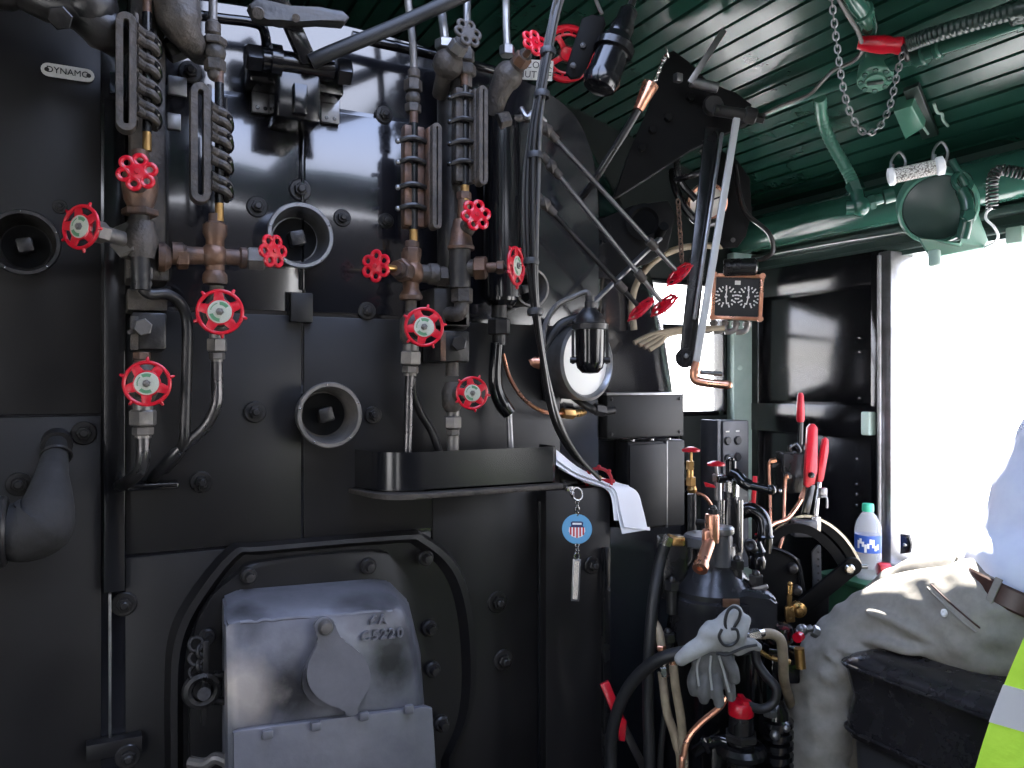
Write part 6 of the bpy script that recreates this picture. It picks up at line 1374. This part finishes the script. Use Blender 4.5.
fwd = V((-.12,.97,.2)); fwd = (fwd-tax*fwd.dot(tax)).normalized(); sdv = fwd.cross(tax).normalized()   # his right is +sdv
sdv = sdv if sdv.x > 0 else -sdv
waist = at(1042,606,1.54)
chest = waist+tax*.30; neck = waist+tax*.50; head = neck+tax*.07+UP*.10+fwd*.04
shL = neck-sdv*.19-tax*.05; shR = neck+sdv*.19-tax*.05
elR = V((XS-.03,shR.y-.06,SILL+.10)); haR = elR+V((.17,-.12,.02)); elL = shL+V((.02,-.16,-.24)); haL = elL+V((.10,.18,-.14))
footL = legL[-1][0]+V((0,.02,-.06)); footR = legR[-1][0]+V((0,.02,-.06)); FZ = min(footL.z,footR.z)-.05
man = thing('person', 'seated person in tan trousers, brown belt and pale shirt, leaning toward the window', 'person', V((hip.x+.1,hip.y,FZ)))
mb = MB()
for L in (legL,legR): limb(mb, [(p,r*.80) for p,r in L])
ell(mb, pel, .15,.11,.12); limb(mb, [(waist,.115),(chest,.13),(neck-tax*.05,.10)]); limb(mb, [(neck-tax*.05,.058),(head-UP*.06,.052)])
for s_,e,h in ((shL,elL,haL),(shR,elR,haR)):
    limb(mb, [(neck-tax*.06,.06),(s_,.056),(s_+(e-s_)*.5,.046),(e,.040),(e+(h-e)*.4,.036),(h,.027)])
    hd = (h-e).normalized(); x, y, _ = frame(hd); pm = h+hd*.05; ell(mb, pm, .042,.018,.05,(x,y,hd))
    for k in range(4):
        b_ = pm+x*(.030-.020*k)+hd*.035; Lk = (.062,.074,.070,.055)[k]; limb(mb, [(b_,.0095),(b_+hd*Lk*.5+y*.004,.0088),(b_+hd*Lk*.85+y*.018,.0078)], 10, 3)
    b_ = pm+x*.034-hd*.02; limb(mb, [(b_,.012),(b_+x*.022+hd*.025,.010),(b_+x*.026+hd*.052,.0085)], 10, 3)
ell(mb, head, .078,.096,.115); ell(mb, head+fwd*.03-UP*.055, .058,.066,.06); limb(mb, [(head+fwd*.088+UP*.012,.010),(head+fwd*.108-UP*.018,.014)], 12, 3)
for q in (-1,1): ell(mb, head+sdv*q*.079-UP*.005, .010,.022,.032, (sdv,fwd,UP)); ell(mb, head+sdv*q*.032+fwd*.085+UP*.028, .022,.012,.008,(sdv,fwd,UP))
ell(mb, head+fwd*.094-UP*.052, .026,.010,.006,(sdv,fwd,UP))
remesh(mb, 'body', M['skin'], man, .0075, 3)
for q in (-1,1):
    mb = MB(); mb.ball(head+sdv*q*.032+fwd*.083+UP*.012, .012); mb.build('eye', M['whiteprint'], man)
mb = MB(); ell(mb, head-fwd*.012+UP*.022, .084,.096,.104); bmesh.ops.bisect_plane(mb.bm, geom=mb.bm.verts[:]+mb.bm.edges[:]+mb.bm.faces[:], plane_co=head+fwd*.03+UP*.03, plane_no=(fwd*.8-UP*.75), clear_outer=True); mb.build('hair', M['hair'], man)
# shirt
mb = MB(); limb(mb, [(waist+tax*.02,.148),(waist+tax*.14,.155),(chest,.160),(neck-tax*.09,.125),(neck-tax*.02,.072)], 22)
ell(mb, waist+tax*.05, .19,.13,.13,(sdv,fwd,tax)); ell(mb, chest, .19,.13,.18,(sdv,fwd,tax))
for s_,e,h in ((shL,elL,haL),(shR,elR,haR)): limb(mb, [(neck-tax*.08,.075),(s_,.075),(s_+(e-s_)*.5,.062),(e,.055),(e+(h-e)*.75,.044)])
def fold(co, no):
    return no*(.004*math.sin(co.z*34+co.x*22+math.sin(co.y*17)*1.5))
remesh(mb, 'shirt', M['shirt'], man, .009, 4, disp=fold)
# trousers with modelled folds
mb = MB()
for L in (legL,legR): limb(mb, L, 24)
ell(mb, pel, .185,.135,.13); ell(mb, waist-tax*.05, .185,.135,.09,(sdv,fwd,tax)); limb(mb, [(pel,.14),(waist-tax*.03,.14)], 22)
def ridge(L, r): mb.tube([at(x,y,d+.001) for x,y,d in L], [r*.3,r,r,r*.3], 8, 5)
ridge([(836,648,1.615),(856,655,1.60),(880,652,1.59),(905,640,1.54)], .012)
ridge([(862,640,1.60),(900,648,1.53),(935,655,1.49)], .011)
ridge([(815,668,1.64),(828,676,1.62),(846,700,1.63)], .013)
ridge([(822,652,1.63),(842,668,1.61),(850,690,1.63)], .010)
ridge([(866,610,1.60),(900,624,1.535),(940,645,1.47)], .008)
ridge([(900,590,1.57),(930,615,1.50),(960,650,1.44)], .007)
ridge([(930,580,1.52),(965,615,1.45),(990,650,1.42)], .006)
ridge([(806,690,1.64),(812,720,1.625),(818,770,1.625)], .007)
PD = RT*.62+UP*.785
def tf(co, no): return no*(.0019*math.sin(PD.dot(co)*95+2.6*math.sin(co.y*23)+2*math.sin(co.z*19+co.x*9))+.0018*math.sin(co.x*40-co.z*55+co.y*18)+.0012*math.sin(co.z*120+co.y*60))
def wcut(o): pass
tro = remesh(mb, 'trousers', M['khaki'], man, .0065, 6, disp=tf)
# cut the trousers off cleanly at the belt line
mb = MB(); n_ = 40; rg = []
for k in range(n_):
    a = 2*PI*k/n_; d = sdv*math.cos(a)*.198+fwd*math.sin(a)*.150; rg.append((d,))
def ringpts(h, s_): return [waist+tax*h+d[0]*s_ for d in rg]
mb.rings([ringpts(-.018,.985),ringpts(-.020,1.015),ringpts(-.016,1.03),ringpts(.016,1.03),ringpts(.020,1.015),ringpts(.018,.985)], closed=True); bl = mb.build('belt', M['belt'], man)
def onb(a, h=0, s_=1.04): return waist+tax*h+(sdv*math.cos(a)*.198+fwd*math.sin(a)*.150)*s_
for a in (PI*.98, PI*1.22, PI*.72):
    mb = MB(); mb.bar(onb(a,-.034), onb(a,.026), .013, .004, onb(a+.05)-onb(a-.05), .001); mb.build('belt_loop', M['khaki'], man)
mb = MB(); a = PI*.5; mb.torus(onb(a,0,1.06), fwd, .022, .004, 16, 6); mb.build('buckle', M['steel'], bl)
from mathutils.bvhtree import BVHTree
BVS = {}
def on_mesh(o, px, py, lift=.001):
    me = o.data; org = WL[o.as_pointer()]
    if me.name not in BVS: BVS[me.name] = BVHTree.FromPolygons([v.co+org for v in me.vertices], [tuple(p.vertices) for p in me.polygons])
    bv = BVS[me.name]
    h = bv.ray_cast(EYE, ray(px,py).normalized()); 
    return (h[0]+h[1]*lift if h[0] else at(px,py,1.4)), (h[1] if h[0] else -FW)
P = [on_mesh(tro,x,y,.0015)[0] for x,y in ((928,588),(938,598),(950,610),(963,622),(976,632))]
mb = MB(); mb.tube(P, .0024, 8); mb.build('pocket_welt', M['khaki'], man)
P = [on_mesh(tro,x,y,.0015)[0] for x,y in ((932,585),(944,597),(957,609),(970,620),(980,628))]
mb = MB(); mb.tube(P, .0018, 8); mb.build('pocket_seam', M['belt'], man)
p, n = on_mesh(tro,945,613,.001); mb = MB(); mb.lathe([(.0075,0),(.0075,.002),(.004,.003),(.001,.002)], p, n, 16); mb.build('pocket_button', M['whiteprint'], man)
for f in (footL,footR):
    mb = MB(); ell(mb, f+V((0,.05,.0)), .045,.12,.042); ell(mb, f+V((0,-.03,.02)), .042,.06,.06); limb(mb, [(f+V((0,-.01,.08)),.05),(f,.045)]); remesh(mb, 'boot', M['leather'], man, .008, 3)
mb = MB(); fr_ = V(((footL.x+footR.x)/2,footL.y+.05,0)); mb.boxp(V((fr_.x-.16,fr_.y-.14,0)), V((fr_.x+.2,fr_.y+.14,footL.z-.045)), .01); o = mb.build('foot_box', M['jacket']); tag(o, 'low black foot box under the seated person', 'foot rest')
# ---- seat
SX = 1.292; sz = .912; SF = 1.105
t = thing('engineer_seat', 'black vinyl padded seat with piped edge under the seated person', 'seat', V((SX+.22,.82,0)))
mb = MB(); x0, x1, y0, y1 = SX, SX+.44, .56, SF
def rrect(z, ins, r=.035, bul=0):
    q = []
    for cx_, cy_, a0 in ((x1-ins-r,y1-ins-r,0),(x0+ins+r,y1-ins-r,PI/2),(x0+ins+r,y0+ins+r,PI),(x1-ins-r,y0+ins+r,1.5*PI)):
        for k in range(7): a = a0+PI/2*k/6; q.append(V((cx_+r*math.cos(a),cy_+r*math.sin(a),z)))
    return q
mb.rings([rrect(sz-.155,.022),rrect(sz-.15,.008),rrect(sz-.12,.004),rrect(sz-.07,.012),rrect(sz-.02,.003),rrect(sz-.008,.0),rrect(sz+.004,.010),rrect(sz+.014,.035),rrect(sz+.019,.09,.03),rrect(sz+.021,.15,.02)]); mb.build('cushion', M['leather'], t, 60)
mb = MB(); mb.tube(rrect(sz-.010,-.001)+rrect(sz-.010,-.001)[:1], .0042, 8, 0, closed=True); mb.build('piping', M['leather'], t)
mb = MB(); mb.tube(rrect(sz-.135,.002)+rrect(sz-.135,.002)[:1], .0036, 8, 0, closed=True); mb.build('lower_piping', M['leather'], t)
mb = MB(); mb.rings([rrect(sz-.30,.03),rrect(sz-.29,.02),rrect(sz-.165,.016),rrect(sz-.157,.022)]); mb.build('seat_box', M['plasticblack'], t, 60)
mb = MB(); mb.cyl((SX+.22,.82,.02), (SX+.22,.82,sz-.29), .05, n=20); mb.cyl((SX+.22,.82,0), (SX+.22,.82,.03), .16, .14, n=28); mb.build('pedestal', M['black'], t)
mb = MB(); mb.boxp((SX+.02,.50,sz+.06), (SX+.42,.56,sz+.42), .03); mb.build('backrest', M['leather'], t)
mb = MB(); mb.boxp((SX+.06,.52,sz-.2), (SX+.10,.545,sz+.1), .004); mb.boxp((SX+.34,.52,sz-.2), (SX+.38,.545,sz+.1), .004); mb.build('backrest_stays', M['black'], t)
az = 1.128
mb = MB(); mb.boxp((SX-.12,.20,az-.022), (SX-.02,.645,az), .01); mb.build('armrest', M['leather'], t)
mb = MB(); mb.tube([V((SX+.10,.54,sz-.1)),V((SX-.03,.535,sz-.02)),V((SX-.07,.53,sz+.06)),V((SX-.07,.53,az-.02))], .012, 10); mb.build('arm_post', M['black'], t)
# ---- hi-vis vest over the arm rest
vt = thing('safety_vest', 'lime yellow safety vest with silver band hanging over the seat arm at lower right', 'vest', V((SX-.1,.5,.55)))
def vside(x_, sgn, z0, zfun=None):
    pass
def vest_pt(u, v, sgn):
    # u along the arm rest (0 rear .. 1 front), v from the fold (0) down to the hem (1)
    fz = az+.004-.50*v; yf = .655+.21*v-.10*v*v; yr = .16-.05*v
    y = yr+(yf-yr)*u; x = SX-.07+sgn*(.056+.008*v)+.010*math.sin(u*15+v*3)*min(v*3,1)
    return V((x,y,fz))
for nm, m_, v0, v1, lift in (('fabric',M['hivis'],0,1,0),('reflective_band',M['reflect'],.235,.355,.0022),('lower_band',M['reflect'],.72,.82,.0022)):
    for sgn in (-1,1):
        mb = MB(); R = []
        for i in range(25):
            v = v0+(v1-v0)*i/24; row = [vest_pt(k/40,v,sgn)+V((sgn*lift,0,0)) for k in range(41)]; R.append(row)
        A = [[mb.bm.verts.new(p) for p in r] for r in R]; Bv = [[mb.bm.verts.new(p-V((sgn*.004,0,0))) for p in r] for r in R]
        for i in range(24):
            for k in range(40): mb.face((A[i][k],A[i][k+1],A[i+1][k+1],A[i+1][k])); mb.face((Bv[i][k],Bv[i+1][k],Bv[i+1][k+1],Bv[i][k+1]))
        for i in range(24):
            for k in (0,40): mb.face((A[i][k],A[i+1][k],Bv[i+1][k],Bv[i][k]))
        for k in range(40):
            for i in (0,24): mb.face((A[i][k],A[i][k+1],Bv[i][k+1],Bv[i][k]))
        mb.build(nm, m_, vt, 60)
mb = MB(); R = []
for j in range(9):
    a = PI*j/8; R.append([vest_pt(k/40,0,0)+V((-math.cos(a)*.0565,0,math.sin(a)*.012)) for k in range(41)])
A = [[mb.bm.verts.new(p) for p in r] for r in R]; Bv = [[mb.bm.verts.new(p-V((0,0,.003))) for p in r] for r in R]
for i in range(8):
    for k in range(40): mb.face((A[i][k],A[i][k+1],A[i+1][k+1],A[i+1][k])); mb.face((Bv[i][k],Bv[i+1][k],Bv[i+1][k+1],Bv[i][k+1]))
mb.build('fold', M['hivis'], vt, 60)
# ---- gloves draped over the black hose
GD = 1.425
def fing(mb, L, r): limb(mb, [(at(x,y,d),rr) for (x,y,d),rr in zip(L,r)], 14, 4)
g = thing('work_glove', 'worn grey glove with dark palm and five fingers hanging down from the hose', 'glove', at(712,704,GD))
mb = MB()
for k in range(7):
    x = 698+k*5; limb(mb, [(at(x,645,GD),.010),(at(x,660,GD-.005),.012),(at(x-.5,674,GD),.010)], 12, 3)
fing(mb, [(698,668,GD),(693,681,GD-.006),(694,691,GD-.004)], [.0115,.0112,.0098])
fing(mb, [(707,670,GD),(704,687,GD-.008),(704,699,GD-.006)], [.0115,.0112,.0098])
fing(mb, [(715,670,GD),(717,690,GD-.010),(719,703,GD-.008)], [.0115,.0112,.0098])
fing(mb, [(723,667,GD),(729,684,GD-.002),(731,697,GD+.004)], [.011,.0105,.0092])
fing(mb, [(725,655,GD-.01),(732,667,GD-.022),(735,679,GD-.020)], [.0105,.0105,.0095])
remesh(mb, 'glove_body', M['glovedark'], g, .0028, 3)
for L in (((700,656),(697,668),(699,686)),((711,656),(710,670),(712,690)),((719,656),(724,672),(729,692))):
    mb = MB(); mb.tube([at(x,y,GD-.020) for x,y in L], .0022, 6); mb.build('finger_seam', M['glove'], g)
g2 = thing('work_glove', 'pale grey glove folded over the hose above, its strap loop standing up', 'glove', at(716,655,GD))
mb = MB()
for k in range(6):
    x = 702+k*7; limb(mb, [(at(x,646,GD-.012),.011),(at(x+3,634,GD-.018),.013),(at(x+8,626-k*1.2,GD-.004),.011)], 12, 3)
limb(mb, [(at(706,643,GD-.014),.017),(at(692,651,GD-.020),.016),(at(681,659,GD-.018),.0125)], 14, 4)
limb(mb, [(at(720,636,GD-.01),.020),(at(728,622,GD-.005),.020),(at(735,612,GD),.014)], 14, 4)
limb(mb, [(at(738,648,GD-.012),.014),(at(750,644,GD-.010),.012),(at(758,647,GD-.006),.008)], 14, 4)
remesh(mb, 'glove_body', M['glove'], g2, .0036, 3)
mb = MB(); mb.tube([at(x,y,GD-.024) for x,y in ((727,631),(725,622),(728,611),(734,607),(740,611),(739,619),(734,627),(731,632))], .0028, 8, 5)
mb.tube([at(x,y,GD-.036) for x,y in ((722,629),(719,637),(724,645),(732,645),(738,639),(737,630),(731,629))], .0026, 8, 5); mb.build('strap_binding', M['rubber'], g2)
mb = MB(); mb.tube([at(x,y,GD-.030) for x,y in ((716,653),(726,655),(736,651),(746,647),(757,645))], .0026, 8, 5); mb.build('cuff_binding', M['rubber'], g2)
# ================================================================== LIGHT, SKY, CAMERA
w = bpy.data.worlds.new('sky'); S.world = w; w.use_nodes = True
bg = w.node_tree.nodes['Background']; bg.inputs['Color'].default_value = (.74,.85,1.0,1); bg.inputs['Strength'].default_value = 4.0
nt = w.node_tree; tc = nt.nodes.new('ShaderNodeTexCoord'); sp = nt.nodes.new('ShaderNodeSeparateXYZ'); cr = nt.nodes.new('ShaderNodeValToRGB')
nt.links.new(tc.outputs['Generated'], sp.inputs[0]); nt.links.new(sp.outputs['Z'], cr.inputs['Fac']); nt.links.new(cr.outputs['Color'], bg.inputs['Color'])
cr.color_ramp.elements[0].position = .02; cr.color_ramp.elements[0].color = (1,.98,.97,1); cr.color_ramp.elements[1].position = .6; cr.color_ramp.elements[1].color = (.58,.72,1.12,1)
sun = bpy.data.lights.new('sun', 'SUN'); sun.energy = 26; sun.angle = math.radians(.6); sun.color = (1,.95,.88)
so = bpy.data.objects.new('sun', sun); COL.objects.link(so); so.location = (6,2,8)
so.rotation_mode = 'QUATERNION'; so.rotation_quaternion = V((-.62,-.33,-.745)).to_track_quat('-Z','Y')
cam = bpy.data.cameras.new('camera'); cam.sensor_width = 36; cam.lens = FOC/1024*36; cam.clip_start = .02
co = bpy.data.objects.new('camera', cam); COL.objects.link(co); co.location = EYE
co.rotation_euler = (PI/2, 0, -TH); S.camera = co
S.view_settings.view_transform = 'Standard'; S.view_settings.look = 'None'; S.view_settings.gamma = 1; S.view_settings.use_curve_mapping = False
S.view_settings.exposure = 1.05
